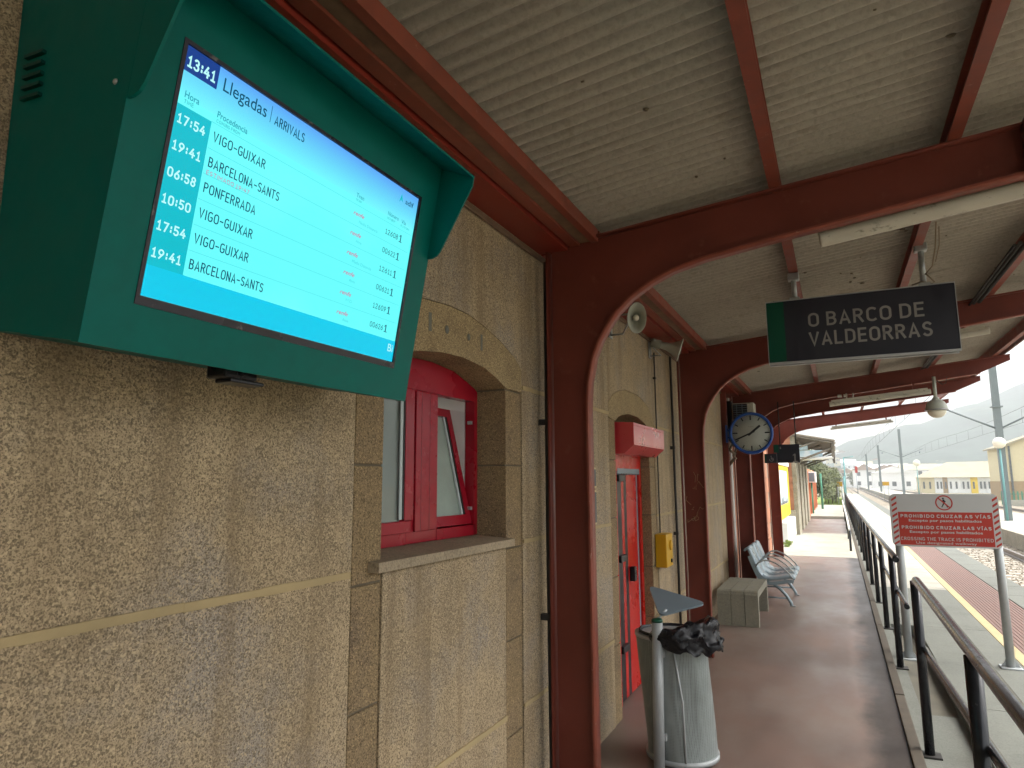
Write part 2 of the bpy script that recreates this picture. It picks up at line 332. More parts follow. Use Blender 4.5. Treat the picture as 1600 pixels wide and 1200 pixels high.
def _arc(cx, cy, rx, ry, a0, a1, n=9):
    return [(cx + rx * math.cos(R(a0 + (a1 - a0) * i / n)), cy + ry * math.sin(R(a0 + (a1 - a0) * i / n))) for i in range(n + 1)]
_o = _arc(.27, .73, .27, .27, 0, 180) + _arc(.27, .27, .27, .27, 180, 360) + [(.54, .73)]
GL = {   # single stroke capitals: (advance width, strokes)
 'O': (.54, [_o]), '0': (.50, [[(x * .5 / .54, y) for x, y in _o]]),
 'C': (.48, [_arc(.27, .73, .27, .27, 48, 180) + _arc(.27, .27, .27, .27, 180, 312)]),
 'G': (.52, [_arc(.27, .73, .27, .27, 48, 180) + _arc(.27, .27, .27, .27, 180, 340) + [(.52, .46), (.32, .46)]]),
 'D': (.52, [[(0, 0), (0, 1), (.22, 1)] + _arc(.22, .70, .30, .30, 90, 0)[1:] + _arc(.22, .30, .30, .30, 0, -90) + [(0, 0)]]),
 'B': (.48, [[(0, 0), (0, 1), (.24, 1)] + _arc(.24, .765, .215, .235, 90, -90)[1:] + [(.0, .53)], [(.24, .53)] + _arc(.24, .265, .24, .265, 90, -90)[1:] + [(0, 0)]]),
 'P': (.46, [[(0, 0), (0, 1), (.22, 1)] + _arc(.22, .74, .24, .26, 90, -90)[1:] + [(0, .48)]]),
 'R': (.48, [[(0, 0), (0, 1), (.22, 1)] + _arc(.22, .75, .23, .25, 90, -90)[1:] + [(0, .50)], [(.24, .48), (.48, 0)]]),
 'A': (.54, [[(0, 0), (.27, 1), (.54, 0)], [(.09, .27), (.45, .27)]]),
 'V': (.54, [[(0, 1), (.27, 0), (.54, 1)]]), 'L': (.40, [[(0, 1), (0, 0), (.40, 0)]]),
 'E': (.42, [[(.42, 1), (0, 1), (0, 0), (.42, 0)], [(0, .52), (.38, .52)]]), 'F': (.42, [[(.42, 1), (0, 1), (0, 0)], [(0, .52), (.38, .52)]]),
 'S': (.46, [_arc(.235, .76, .22, .24, 35, 235, 12) + [(.34, .46)] + _arc(.23, .25, .23, .25, 45, -145, 12)]),
 'I': (.0, [[(0, 0), (0, 1)]]), 'N': (.50, [[(0, 0), (0, 1)], [(0, 1), (.5, 0)], [(.5, 0), (.5, 1)]]), 'H': (.50, [[(0, 0), (0, 1)], [(.5, 0), (.5, 1)], [(0, .52), (.5, .52)]]),
 'U': (.50, [[(0, 1), (0, .25)] + _arc(.25, .25, .25, .25, 180, 360)[1:] + [(.5, 1)]]), 'X': (.52, [[(0, 0), (.52, 1)], [(0, 1), (.52, 0)]]),
 'T': (.50, [[(0, 1), (.5, 1)], [(.25, 1), (.25, 0)]]), 'M': (.62, [[(0, 0), (0, 1), (.31, .35), (.62, 1), (.62, 0)]]), 'Z': (.46, [[(0, 1), (.46, 1), (0, 0), (.46, 0)]]),
 'K': (.48, [[(0, 0), (0, 1)], [(.46, 1), (.06, .48), (.48, 0)]]), '-': (.36, [[(0, .45), (.36, .45)]]), ':': (.0, [[(0, .18), (0, .32)], [(0, .62), (0, .76)]]),
 '1': (.34, [[(.02, .80), (.18, 1), (.18, 0)], [(0, 0), (.36, 0)]]), '2': (.46, [_arc(.23, .75, .22, .25, 160, -20, 10) + [(0, 0), (.46, 0)]]),
 '4': (.50, [[(.30, 1), (0, .32), (.50, .32)], [(.36, .58), (.36, 0)]]), '5': (.46, [[(.42, 1), (.04, 1), (.04, .56), (.2, .60)] + _arc(.21, .30, .24, .30, 80, -145, 12)]),
 '6': (.48, [[(.40, 1)] + _arc(.24, .29, .24, .30, 150, -210, 20)]), '7': (.44, [[(0, 1), (.44, 1), (.14, 0)]]),
 '8': (.46, [_arc(.23, .76, .20, .24, -90, 270, 18), _arc(.23, .26, .23, .26, 90, 450, 18)]), '9': (.48, [[(.08, 0)] + _arc(.24, .71, .24, .29, -30, 330, 20)]),
 '3': (.44, [_arc(.20, .76, .21, .24, 150, -90, 10), _arc(.20, .26, .24, .26, 90, -150, 10)]),
}
GL['\u00cd'] = (.0, [[(0, 0), (0, 1)], [(-.04, 1.14), (.12, 1.30)]])
def stroke(s, box, o, u, v, n, mat, parent, wt=.13, name='lettering', th=0.0008, gap=.17, dz=.00015):
    """capitals drawn as flat strokes; box = left, baseline, right, cap top"""
    x = 0; items = []; H = box[3] - box[1]
    for ch in s:
        if ch == ' ': x += .30; continue
        w_, st_ = GL[ch]; pre = .0 if w_ > .01 else .04
        for q in st_: items.append([(x + pre + p[0], p[1]) for p in q])
        x += w_ + 2 * pre + gap + wt
    tot = x - gap - wt; sx = (box[2] - box[0] - wt * H * .8) / tot; h2 = wt * H / 2
    m = MB()
    for k, q in enumerate(items):
        P2 = [Vector((box[0] + h2 * .8 + p[0] * sx, box[1] + h2 + p[1] * (H - 2 * h2))) for p in q]
        closed = (P2[0] - P2[-1]).length < 1e-5
        if closed: P2 = P2[:-1]
        c = len(P2); L = []
        for i in range(c):
            a = P2[(i - 1) % c] if (closed or i > 0) else None; b = P2[(i + 1) % c] if (closed or i < c - 1) else None
            d1 = (P2[i] - a).normalized() if a is not None else None; d2 = (b - P2[i]).normalized() if b is not None else None
            if d1 is None: d1 = d2
            if d2 is None: d2 = d1
            n1 = Vector((-d1.y, d1.x)); n2 = Vector((-d2.y, d2.x)); mm_ = (n1 + n2)
            mm_ = n1 if mm_.length < .2 else mm_.normalized(); kk_ = min(1.9, 1 / max(.3, mm_.dot(n1)))
            L.append((P2[i] + mm_ * h2 * kk_, P2[i] - mm_ * h2 * kk_))
        if not closed:
            e0 = (P2[1] - P2[0]).normalized() * h2 * .9; e1 = (P2[-1] - P2[-2]).normalized() * h2 * .9
            L[0] = (L[0][0] - e0, L[0][1] - e0); L[-1] = (L[-1][0] + e1, L[-1][1] + e1)
        nn_ = n * (th + dz * (k % 6))
        V_ = [[m.bm.verts.new(o + u * p.x + v * p.y + nn_) for p in pr] for pr in L]
        for i in range(c if closed else c - 1):
            j = (i + 1) % c
            m.bm.faces.new((V_[i][0], V_[i][1], V_[j][1], V_[j][0]))
    me = bpy.data.meshes.new(name); off = origin_of(parent); bmesh.ops.translate(m.bm, verts=m.bm.verts, vec=-off)
    for f in m.bm.faces:
        f.normal_update()
        if f.normal.dot(n) < 0: f.normal_flip()
    m.bm.to_mesh(me); m.bm.free(); me.materials.append(M[mat] if isinstance(mat, str) else mat)
    ob = bpy.data.objects.new(name, me); col.objects.link(ob); ob.parent = parent; return ob

X3, Y3, Z3 = Vector((1, 0, 0)), Vector((0, 1, 0)), Vector((0, 0, 1))
ZT = lambda x: 2.98 + 0.093 * x      # top of the portal beams
ZR = lambda x: 2.935 + 0.12 * (x + 1.06)      # underside of the roof sheets
ZB = lambda x: 2.76 + 0.118 * x      # underside of the portal beams

# ================================================================== SETTING
def sheet(name, x0, x1, y0, y1, z0, z1, mat): return struct(name, MB().box(x0, x1, y0, y1, z0, z1), mat)
struct('ground', MB().box(-4000, 4000, -400, 5500, -1.2, -0.92), 'earth')
sheet('walkway', -1.75, 0.275, -30, 15.95, -0.25, 0, 'floor')
sheet('walkway_concrete', -3.2, 0.275, 15.96, 23.0, -0.25, 0.002, 'conc')
sheet('walkway_red', -3.2, 0.275, 23.01, 31.5, -0.25, 0, 'floor')
sheet('walkway_step', -3.2, 0.275, 31.51, 46, -0.25, 0.11, 'conc')
mb = MB()
y = -7
while y < 60:
    L = 2.0 + random.random() * 0.6
    mb.box(0.278, 0.342, y, y + L - 0.006, -0.25, 0.022 + random.uniform(-.003, .003), 0.006); y += L
struct('kerb', mb, 'kerb')
pl = struct('platform', MB().box(0.345, 2.36, -7, 95, -0.9, -0.16), 'darkconc')
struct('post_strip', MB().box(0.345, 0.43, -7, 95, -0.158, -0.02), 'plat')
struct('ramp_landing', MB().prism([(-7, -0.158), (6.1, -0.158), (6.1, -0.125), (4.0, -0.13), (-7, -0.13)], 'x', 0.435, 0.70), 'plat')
sl = MB().box(0.705, 1.37, -7, 0, -0.158, -0.04)
y = -6.0
slabs = []
while y < 92:
    L = 3.05
    x0 = 0.435 if y > 6.1 else 0.705
    y1 = y + L
    if y < 6.1 < y1: y1 = 6.1; L = 6.1 - y
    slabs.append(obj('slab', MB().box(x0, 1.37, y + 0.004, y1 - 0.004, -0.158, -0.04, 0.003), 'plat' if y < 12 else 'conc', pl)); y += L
sl.bm.free()
struct('yellow_line', MB().box(1.374, 1.47, -7, 24, -0.158, -0.037), 'yline')
struct('platform_far', MB().box(1.374, 2.03, 24.01, 92, -0.158, -0.038), 'conc')
mb = MB().box(1.474, 2.03, -7, 24, -0.158, -0.046)
for i in range(14): mb.box(1.485 + i * 0.039, 1.485 + i * 0.039 + 0.021, -7, 24, -0.05, -0.040)
struct('tactile_paving', mb, 'tactile')
mb = MB(); y = -7
while y < 92: mb.box(2.034, 2.45, y, y + 0.99, -0.3, -0.036, 0.004); y += 1.0
struct('platform_coping', mb, 'plat')
struct('ballast_bed', MB().box(2.37, 5.68, -10, 400, -0.915, -0.84), 'ballast')
struct('ballast_bed_far', MB().box(9.2, 14.5, -10, 400, -0.915, -0.84), 'ballast')
struct('opposite_platform', MB().box(5.75, 9.1, 4, 300, -0.915, -0.31), 'conc')
mb = MB(); y = 4
while y < 120: mb.box(5.62, 5.748, y, y + 0.995, -0.912, -0.30, 0.006); y += 1.0
struct('opposite_platform_wall', mb, 'far_granite')
st = MB()
for i in range(4200):
    yy = 9 + 40 * random.random() ** 1.5; xx = random.uniform(3.0, 5.6); r = random.uniform(.018, .035)
    rr = bmesh.ops.create_icosphere(st.bm, subdivisions=1, radius=r)
    sc_ = Vector((random.uniform(.7, 1.3), random.uniform(.7, 1.3), random.uniform(.5, .9)))
    if i % 1 == 0:
        for v in rr['verts']: v.co = Vector((v.co.x * sc_.x, v.co.y * sc_.y, v.co.z * sc_.z)) * random.uniform(.8, 1.2) + Vector((xx, yy, -0.835))
o = obj('ballast_stones', st, 'ballast', kind='stuff')
tag(o, 'loose tan ballast stones between the rails of the near track', 'ballast')

def track(x, y0, y1, label, sl_n):
    t = thing('railway_track', label, 'railway track', (x, y0, -0.84))
    for s in (-0.78, 0.78):
        prof = [(-.07, 0), (.07, 0), (.07, .012), (.01, .03), (.01, .11), (.036, .12), (.036, .155), (-.036, .155), (-.036, .12), (-.01, .11), (-.01, .03), (-.07, .012)]
        obj('rail', MB().prism([(x + s + a, -0.82 + b) for a, b in prof], 'y', y0, y1), 'rail', t)
    s0 = obj('sleeper', MB().box(x - 1.25, x + 1.25, y0 + .1, y0 + .35, -0.87, -0.836), 'sleeper', t)
    for i in range(1, sl_n):
        c = s0.copy(); col.objects.link(c); c.parent = t; c.location = (0, i * 0.6, 0)
track(4.08, 8, 400, 'near railway track below the edge of the concrete platform', 110)
track(11.6, 8, 400, 'far railway track beyond the opposite platform', 60)

# hills and terrain
def ridge(name, y0, y1, prof, mat, rough, seed):
    random.seed(seed); ph = [random.uniform(0, 6.28) for _ in range(12)]
    bm = bmesh.new(); nx, ny = 260, 26; X0, X1 = prof[0][0], prof[-1][0]; g = []
    def H(x):
        for (a, ha), (b, hb) in zip(prof, prof[1:]):
            if a <= x <= b: t = (x - a) / (b - a); t = t * t * (3 - 2 * t); return ha + (hb - ha) * t
        return prof[-1][1]
    for j in range(ny + 1):
        t = j / ny; row = []
        for i in range(nx + 1):
            s = i / nx; x = X0 + (X1 - X0) * s; y = y0 + (y1 - y0) * t
            k = math.sin(min(1, t / 0.75) * math.pi / 2) if t < .75 else math.cos((t - .75) / .25 * math.pi / 2 * .7)
            h = H(x) * k
            nz = sum(math.sin(x * f * 0.011 + ph[q]) * math.cos(y * f * 0.013 + ph[q + 4]) / f for q, f in enumerate((1, 2.3, 4.9, 11)))
            row.append(bm.verts.new((x, y, -1.1 + max(0, h + nz * rough * k + random.uniform(-1, 1) * rough * .10 * k))))
        g.append(row)
    for j in range(ny):
        for i in range(nx): bm.faces.new((g[j][i], g[j][i + 1], g[j + 1][i + 1], g[j + 1][i])).smooth = True
    m = MB(); m.bm.free(); m.bm = bm
    return struct(name, m, mat)
ridge('hill', 420, 1050, [(-1600, 60), (-500, 40), (-120, 22), (-20, 30), (25, 46), (70, 60), (125, 80), (200, 104), (330, 120), (700, 140), (1600, 120)], 'hill', 4, 3)
ridge('far_hill', 1500, 2700, [(-3800, 260), (-1500, 230), (-500, 200), (-80, 215), (120, 235), (330, 275), (560, 330), (1100, 360), (3800, 330)], 'hill', 22, 5)
ridge('bare_slope', 1250, 1450, [(-330, 3), (-260, 40), (-60, 84), (80, 104), (190, 112), (270, 60), (320, 3)], 'scar', 6, 9)
random.seed(11)

# haze
hz = MB().box(-4200, 4200, -500, 5600, -2.2, 420)
mh = bpy.data.materials.new('haze_air'); mh.use_nodes = True; mh.node_tree.nodes.clear()
pv = mh.node_tree.nodes.new('ShaderNodeVolumePrincipled'); mo = mh.node_tree.nodes.new('ShaderNodeOutputMaterial')
pv.inputs['Color'].default_value = (0.95, 0.99, 1, 1); pv.inputs['Density'].default_value = 0.0011; pv.inputs['Anisotropy'].default_value = 0.1
mh.node_tree.links.new(pv.outputs[0], mo.inputs['Volume'])
o = obj('haze', hz, mh, kind='stuff'); o['label'] = 'pale valley haze between the station and the hills'; o['category'] = 'haze'

# ================================================================== STATION BUILDING
B = thing('station_building', 'tan granite station building with red window and red door along the walkway', 'building', (-1.6, 2, 0))
WX = -1.42
def stone(y0, y1, z0, z1, mat='granite', proud=0.0, pts=None):
    j = 0.004
    if pts: m = MB().prism(pts, 'x', WX - 0.36, WX + proud)
    else: m = MB().box(WX - 0.36, WX + proud, y0 + j * .5, y1 - j * .5, z0 + j, z1 - j, 0.003)
    return obj('stone', m, mat, B)
ZC = [0, .545, 1.31, 2.075, 2.84, 3.6, 4.4]
def field(y0, y1, maxl=9, top=4.4):
    for a, b in zip(ZC, ZC[1:]):
        if a >= top: break
        n = max(1, math.ceil((y1 - y0) / maxl)); L = (y1 - y0) / n
        for i in range(n): stone(y0 + i * L, y0 + (i + 1) * L, a, b)
def strip(y0, y1, z, mat='mortar', h=0.018):
    m = MB(); n = max(2, int((y1 - y0) / .12)); seg = [(y0 + (y1 - y0) * i / n) for i in range(n + 1)]
    for a, b in zip(seg, seg[1:]):
        m.box(WX - .01, WX + .004 + random.uniform(0, .0015), a, b, z - h / 2 - random.uniform(0, .003), z + h / 2 + random.uniform(0, .003))
    obj('mortar_strip', m, mat, B)
# plain fields
field(-30, 1.772, 9)
for z in (.545, 1.31, 2.075): strip(-3, 1.762, z)
def quoins(y0, y1, zs, mat='quoin', proud=-0.004):
    for a, b in zip(zs, zs[1:]): stone(y0, y1, a, b, mat, proud)
WARCH = [(1.95, 2.04), (2.02, 2.075), (2.149, 2.105), (2.304, 2.126), (2.476, 2.134), (2.676, 2.118), (2.80, 2.085), (2.90, 2.04)]
WOUT = [(1.775, 2.05), (1.775, 2.17), (1.86, 2.235), (2.0, 2.285), (2.157, 2.315), (2.367, 2.333), (2.526, 2.331), (2.676, 2.308), (2.841, 2.270), (3.0, 2.215), (3.075, 2.165), (3.075, 2.05)]
quoins(1.776, 1.932, [0, .46, .88, 1.27, 1.66, 2.045])
quoins(2.90, 3.075, [0, .45, .87, 1.29, 1.68, 2.045])
stone(1.936, 2.896, 0, .545, 'granite', -0.001); stone(1.936, 2.896, .545, 1.30, 'granite', -0.001)
strip(2.05, 2.89, .545)
stone(0, 0, 0, 0, 'archstone', 0.001, [(1.932, 2.05)] + WARCH[:-1] + [(2.90, 2.05)] + WOUT[::-1])
stone(0, 0, 0, 0, 'granite', 0, [(p[0], p[1] + .004) for p in WOUT] + [(3.08, 2.072), (3.082, 2.838), (1.77, 2.838), (1.77, 2.06)])
stone(1.772, 3.08, 2.84, 3.6); stone(1.772, 3.08, 3.6, 4.4)
field(3.08, 4.53)
for z in (.545, 1.31, 2.075): strip(3.085, 4.525, z)
quoins(4.535, 4.69, [0, .5, .95, 1.35, 1.75, 2.045]); quoins(5.66, 5.83, [0, .5, .9, 1.32, 1.72, 2.045])
DARCH = [(4.69, 2.035), (4.77, 2.07), (4.854, 2.09), (5.046, 2.115), (5.306, 2.112), (5.535, 2.075), (5.66, 2.035)]
DOUT = [(4.53, 2.05), (4.53, 2.15), (4.638, 2.218), (4.80, 2.265), (4.969, 2.291), (5.328, 2.291), (5.5, 2.265), (5.671, 2.22), (5.83, 2.125), (5.83, 2.05)]
stone(0, 0, 0, 0, 'archstone', 0.001, DARCH + DOUT[::-1])
stone(0, 0, 0, 0, 'granite', 0, [(p[0], p[1] + .004) for p in DOUT] + [(5.836, 2.072), (5.836, 2.838), (4.524, 2.838), (4.524, 2.06)])
stone(4.53, 5.83, 2.84, 3.6); stone(4.53, 5.83, 3.6, 4.4)
field(5.836, 9.78, 2.1)
for z in (.545, 1.31, 2.075): strip(5.84, 9.76, z)
# dark joints filling behind the stones, and cement plugs on the arch
obj('joint_backing', MB().box(WX - .34, WX - .012, -30, 1.93, 0, 4.38).box(WX - .34, WX - .012, 2.905, 4.68, 0, 4.38).box(WX - .34, WX - .012, 5.67, 9.76, 0, 4.38)
    .box(WX - .34, WX - .012, 1.93, 2.905, 0, 1.30).box(WX - .34, WX - .012, 1.93, 2.905, 2.16, 4.38).box(WX - .34, WX - .012, 4.68, 5.67, 2.15, 4.38), 'mortar_dark', B)
for (yy, z0, z1, w_) in ((2.213, 2.196, 2.272, .011), (2.645, 2.192, 2.267, .009)):
    obj('cement_plug', MB().box(WX, WX + .0025, yy - w_, yy + w_, z0, z1, .001), 'plug', B)
for yy, zz, rr in ((2.342, 2.228, .020), (2.526, 2.231, .017)):
    obj('cement_plug', MB().lathe([(rr, 0), (rr * .9, .003), (0.0001, .0032)], (WX, yy, zz), (1, 0, 0), 9, 0.8), 'plug', B)
# sill
obj('sill', MB().prism([(WX - .20, 1.352), (WX + .04, 1.338), (WX + .04, 1.305), (WX - .20, 1.305)], 'y', 1.86, 2.905), 'sill', B)
# room behind the window, back wall cut low to let sky light in
obj('room_wall', MB().box(-3.2, -3.15, .8, 4.2, .6, 1.2).box(-3.15, -1.79, 4.0, 4.2, .6, 2.9).box(-3.15, -1.79, .8, 1.0, .6, 2.9).box(-3.15, -1.79, 1.0, 4.0, 2.7, 2.9).box(-3.15, -1.79, 1.0, 4.0, .6, .7), 'plaster', B)
obj('window_reveal', MB().box(-1.95, -1.635, 2.874, 2.898, 1.36, 2.04).box(-1.95, -1.635, 1.936, 1.955, 1.36, 2.04).box(-1.95, -1.635, 1.956, 2.873, 2.02, 2.045), 'plaster', B)
# window: arched red frame with a fixed left light and a tilted right sash
FX = -1.58
W = obj('window', MB().box(FX - .05, FX, 1.952, 2.30, 1.353, 1.40).box(FX - .05, FX, 1.952, 2.0, 1.40, 1.99).box(FX - .05, FX, 2.30, 2.535, 1.353, 1.99, .004)
        .box(FX - .05, FX, 2.535, 2.88, 1.353, 1.40).box(FX - .05, FX, 2.872, 2.935, 1.353, 1.99).prism([(1.952, 1.99), (1.952, 2.035), (2.04, 2.075), (2.149, 2.10), (2.304, 2.12), (2.476, 2.127), (2.676, 2.112), (2.80, 2.078), (2.88, 2.052), (2.935, 2.018), (2.935, 1.99)], 'x', FX - .05, FX), 'pvc', B)
obj('mullion_trim', MB().box(FX, FX + .012, 2.352, 2.52, 1.40, 1.985, .004), 'pvc', W)
obj('mullion_groove', MB().box(FX + .012, FX + .0125, 2.39, 2.393, 1.40, 1.985).box(FX + .012, FX + .0125, 2.455, 2.458, 1.40, 1.985), 'pvcdark', W)
obj('sash', MB().box(FX, FX + .014, 2.0, 2.32, 1.40, 1.448, .003).box(FX, FX + .014, 2.272, 2.335, 1.449, 1.985, .003).box(FX, FX + .014, 2.0, 2.271, 1.93, 1.985, .003), 'pvc', W)
obj('gasket', MB().box(FX + .004, FX + .008, 2.243, 2.271, 1.455, 1.93), 'gasket', W)
obj('gasket', MB().box(FX + .006, FX + .011, 2.262, 2.272, 1.455, 1.93), 'rubber', W)
obj('pane', MB().box(FX - .01, FX - .004, 1.99, 2.26, 1.44, 1.94), 'pane', W)
o_ = Vector((FX - .03, 2.535, 1.402)); th = R(13); v_ = Vector((-math.sin(th), 0, math.cos(th))); n_ = Y3.cross(v_)
Ls, Hs = 0.335, 0.565
obj('sash', MB().obox(o_, Y3, v_, n_, (0, Ls, 0, .045, -.02, .02)).obox(o_, Y3, v_, n_, (0, Ls, Hs - .04, Hs, -.02, .02)).obox(o_, Y3, v_, n_, (Ls - .042, Ls, .045, Hs - .04, -.02, .02)).obox(o_, Y3, v_, n_, (0, .03, .045, Hs - .04, -.02, .02)), 'pvc', W, 'tilted right sash leaning into the room')
obj('gasket', MB().obox(o_, Y3, v_, n_, (Ls - .066, Ls - .050, .045, Hs - .04, .004, .012)), 'gasket', W)
obj('gasket', MB().obox(o_, Y3, v_, n_, (Ls - .050, Ls - .042, .045, Hs - .04, .004, .017)), 'rubber', W)
obj('pane', MB().obox(o_, Y3, v_, n_, (.03, Ls - .05, .045, Hs - .04, -.004, .002)), 'frosted', W)
for z in (1.47, 1.88): obj('hinge', MB().box(FX - .03, FX - .01, 2.855, 2.871, z, z + .015), 'alu', W)
# door
DX = -1.50
Dp = obj('door', MB().box(DX - .06, DX, 5.59, 5.655, -.0, 2.0).box(DX - .06, DX + .002, 4.70, 5.59, 1.68, 2.03).box(DX - .06, DX, 4.70, 4.95, 0, 1.68), 'doorred', B)
obj('leaf', MB().box(DX - .05, DX - .012, 5.24, 5.53, .01, 1.66, .004), 'doorred', Dp)
obj('leaf', MB().box(DX - .05, DX - .012, 5.10, 5.17, .01, 1.66, .004), 'doorred', Dp)
obj('leaf_edge', MB().box(DX - .05, DX - .018, 5.53, 5.589, .01, 1.66), 'lid', Dp)
obj('pane', MB().box(DX - .05, DX - .013, 4.951, 5.10, .01, 1.66).box(DX - .05, DX - .013, 5.171, 5.239, .01, 1.66), 'black', Dp)
obj('handle', MB().box(DX - .012, DX + .03, 5.27, 5.33, .83, .94, .006), 'black', Dp)
for z in (.35, 1.0, 1.6): obj('hinge', MB().box(DX - .02, DX + .012, 4.98, 5.14, z, z + .05, .004), 'black', Dp)
mb = MB(); ys = [4.96 + i * .0225 for i in range(29)]
mb.prism([(4.96, 1.70)] + [(p, 1.652 + (.014 if i % 2 else 0)) for i, p in enumerate(ys)] + [(ys[-1], 1.70)], 'x', DX - .01, DX + .004)
obj('brush_strip', mb, 'lid', Dp)
obj('door_backing', MB().box(DX - .2, DX - .1, 4.7, 5.66, 0, 2.02), 'black', Dp)  # plain black sheet across the opening behind the door
sb = obj('shutter_box', MB().prism([(-1.50, 2.035), (-1.30, 2.022), (-1.30, 1.862), (-1.375, 1.80), (-1.50, 1.80)], 'y', 4.74, 5.685), 'boxred', B)
obj('box_seam', MB().box(-1.302, -1.2975, 4.75, 5.68, 2.0, 2.0035).box(-1.302, -1.2975, 4.75, 5.68, 1.872, 1.8745), 'doorred', sb)
obj('corner_post', MB().box(WX + .0, WX + .075, 9.785, 9.86, 0, 2.85), 'red', B)

# wall plaque, yellow box, conduits, cables
P_ = thing('wall_plaque', 'pair of framed dark plaques on granite half hidden by the nearest column', 'plaque', (WX, 4.14, 1.35))
for z0, z1 in ((1.33, 1.545), (1.56, 1.69)):
    f = obj('plaque_frame', MB().box(WX, WX + .014, 4.0, 4.19, z0, z1, .002), 'brass', P_)
    obj('plaque_face', MB().box(WX + .0141, WX + .017, 4.012, 4.178, z0 + .012, z1 - .012), 'slate', f)
Yb = thing('validator_box', 'slim yellow wall box on the granite beside the red door', 'wall box', (WX, 5.9, .88))
obj('housing', MB().box(WX, -1.325, 5.74, 5.97, .885, 1.157, .006), 'yellow', Yb)
obj('dial', MB().lathe([(.042, 0), (.042, .012), (.03, .016), (.0001, .016)], (-1.325, 5.88, 1.06), (1, 0, 0), 20), 'yellow', Yb)
obj('button', MB().lathe([(.016, 0), (.016, .01), (.0001, .012)], (-1.325, 5.9, .93), (1, 0, 0), 12), 'black', Yb)
o = obj('conduit', MB().tube([(-1.405, 5.88, 2.74), (-1.405, 5.87, 1.16)], .006, 8).box(-1.42, -1.395, 5.865, 5.895, 2.5, 2.515).box(-1.42, -1.395, 5.86, 5.89, 1.9, 1.915), 'cable')
tag(o, 'thin dark conduit running down the granite to the yellow box', 'conduit')
o = obj('conduit', MB().tube([(-1.39, 6.47, 2.8), (-1.39, 6.47, 0.02)], .011, 8).box(-1.42, -1.378, 6.455, 6.485, 1.9, 1.93).box(-1.42, -1.378, 6.455, 6.485, 1.1, 1.13), 'cable')
tag(o, 'black cable conduit behind the second red column', 'conduit')
o = obj('conduit', MB().tube([(-1.372, 3.31, 2.8), (-1.374, 3.305, 1.4), (-1.372, 3.31, 0.02)], .016, 8).box(-1.42, -1.36, 3.29, 3.32, 1.9, 1.93).box(-1.42, -1.36, 3.29, 3.32, .9, .93), 'cable')  # dark tube put in for the shaded gap beside the column
tag(o, 'black tube standing for the dark gap behind the nearest red column', 'conduit')

# ================================================================== CANOPY
FR = [3.3, 6.62, 10.4, 12.4, 15.7]
C_ = thing('platform_canopy', 'red steel platform canopy with corrugated roof along the station wall', 'canopy', (0, 3, 0))
arch = [(-1.141, 0), (-1.141, 1.0), (-1.141, 1.85), (-1.139, 2.0), (-1.132, 2.11), (-1.105, 2.237), (-1.068, 2.325), (-1.023, 2.399), (-.965, 2.475), (-.899, 2.535), (-.79, 2.604), (-.681, 2.650), (-.522, 2.690), (-.35, 2.714), (-.18, ZB(-.18)), (.4, ZB(.4)), (1.1, ZB(1.1)), (1.76, ZB(1.76))]
webpts = [(-1.33, 0)] + arch + [(2.1, 3.112), (2.1, ZT(2.1)), (-1.33, ZT(-1.33))]
for k, fy in enumerate([0.0 - .02] + FR):
    if k == 0: continue
    lab = {3.3: 'nearest red portal frame beside the display', 15.7: 'last red portal frame, bare beyond the roof end'}.get(fy)
    wb = obj('portal_frame', MB().prism(webpts, 'y', fy - .006, fy + .006), 'red', C_, lab)
    obj('flange', MB().ribbon(arch, fy - .042, fy + .042, -.010), 'red_lit', wb)
    obj('flange', MB().ribbon([(-1.342, 0), (-1.342, ZT(-1.342))], fy - .042, fy + .042, .010), 'red', wb)
    obj('flange', MB().ribbon([(-1.33, ZT(-1.33) + .001), (2.1, ZT(2.1) + .001)], fy - .042, fy + .042, .010), 'red', wb)
    obj('stiffener', MB().box(-.74 + .0, -.73, fy - .07, fy + .07, 2.66, ZT(-.735)) if False else MB().box(-1.33, -1.155, fy - .04, fy + .04, .001, .012), 'red', wb)
PX = [-.175, .55, 1.24, 1.93]
for i, px in enumerate(PX):
    z0 = ZT(px) + .013; zh = ZR(px) - z0 - .002
    m = MB().box(px - .003, px + .003, -30, 15.8, z0 + .004, z0 + zh - .005).box(px - .026, px + .026, -30, 15.8, z0 - .001, z0 + .004).box(px - .026, px + .026, -30, 15.8, z0 + zh - .005, z0 + zh)
    obj('purlin', m, 'red_lit', C_)
# wall beam in segments between the frames
ys = [-30, -.1] + FR
for a, b in zip(ys, ys[1:]):
    a2, b2 = a + .01, b - .01
    obj('wall_fascia', MB().box(-1.40, -1.235, a2, b2, 2.842, 2.95), 'fascia', C_)
    if b - a > 3: obj('fascia_joint', MB().box(-1.401, -1.234, a2 + 1.15, a2 + 1.156, 2.8405, 2.842), 'black', C_)
    obj('wall_channel', MB().box(-1.222, -1.165, a2, b2, 2.858, 2.955).box(-1.10, -1.062, a2, b2, 2.862, 2.93).box(-1.165, -1.10, a2, b2, 2.872, 2.925), 'red_lit', C_)
    obj('channel_groove', MB().box(-1.163, -1.102, a2, b2, 2.870, 2.8715), 'grime', C_)
obj('wall_trim', MB().box(-1.4195, -1.401, -30, 15.7, 2.825, 2.84).tube([(-1.405, -30, 2.818), (-1.405, 9.7, 2.818)], .007, 8), 'grime', C_)
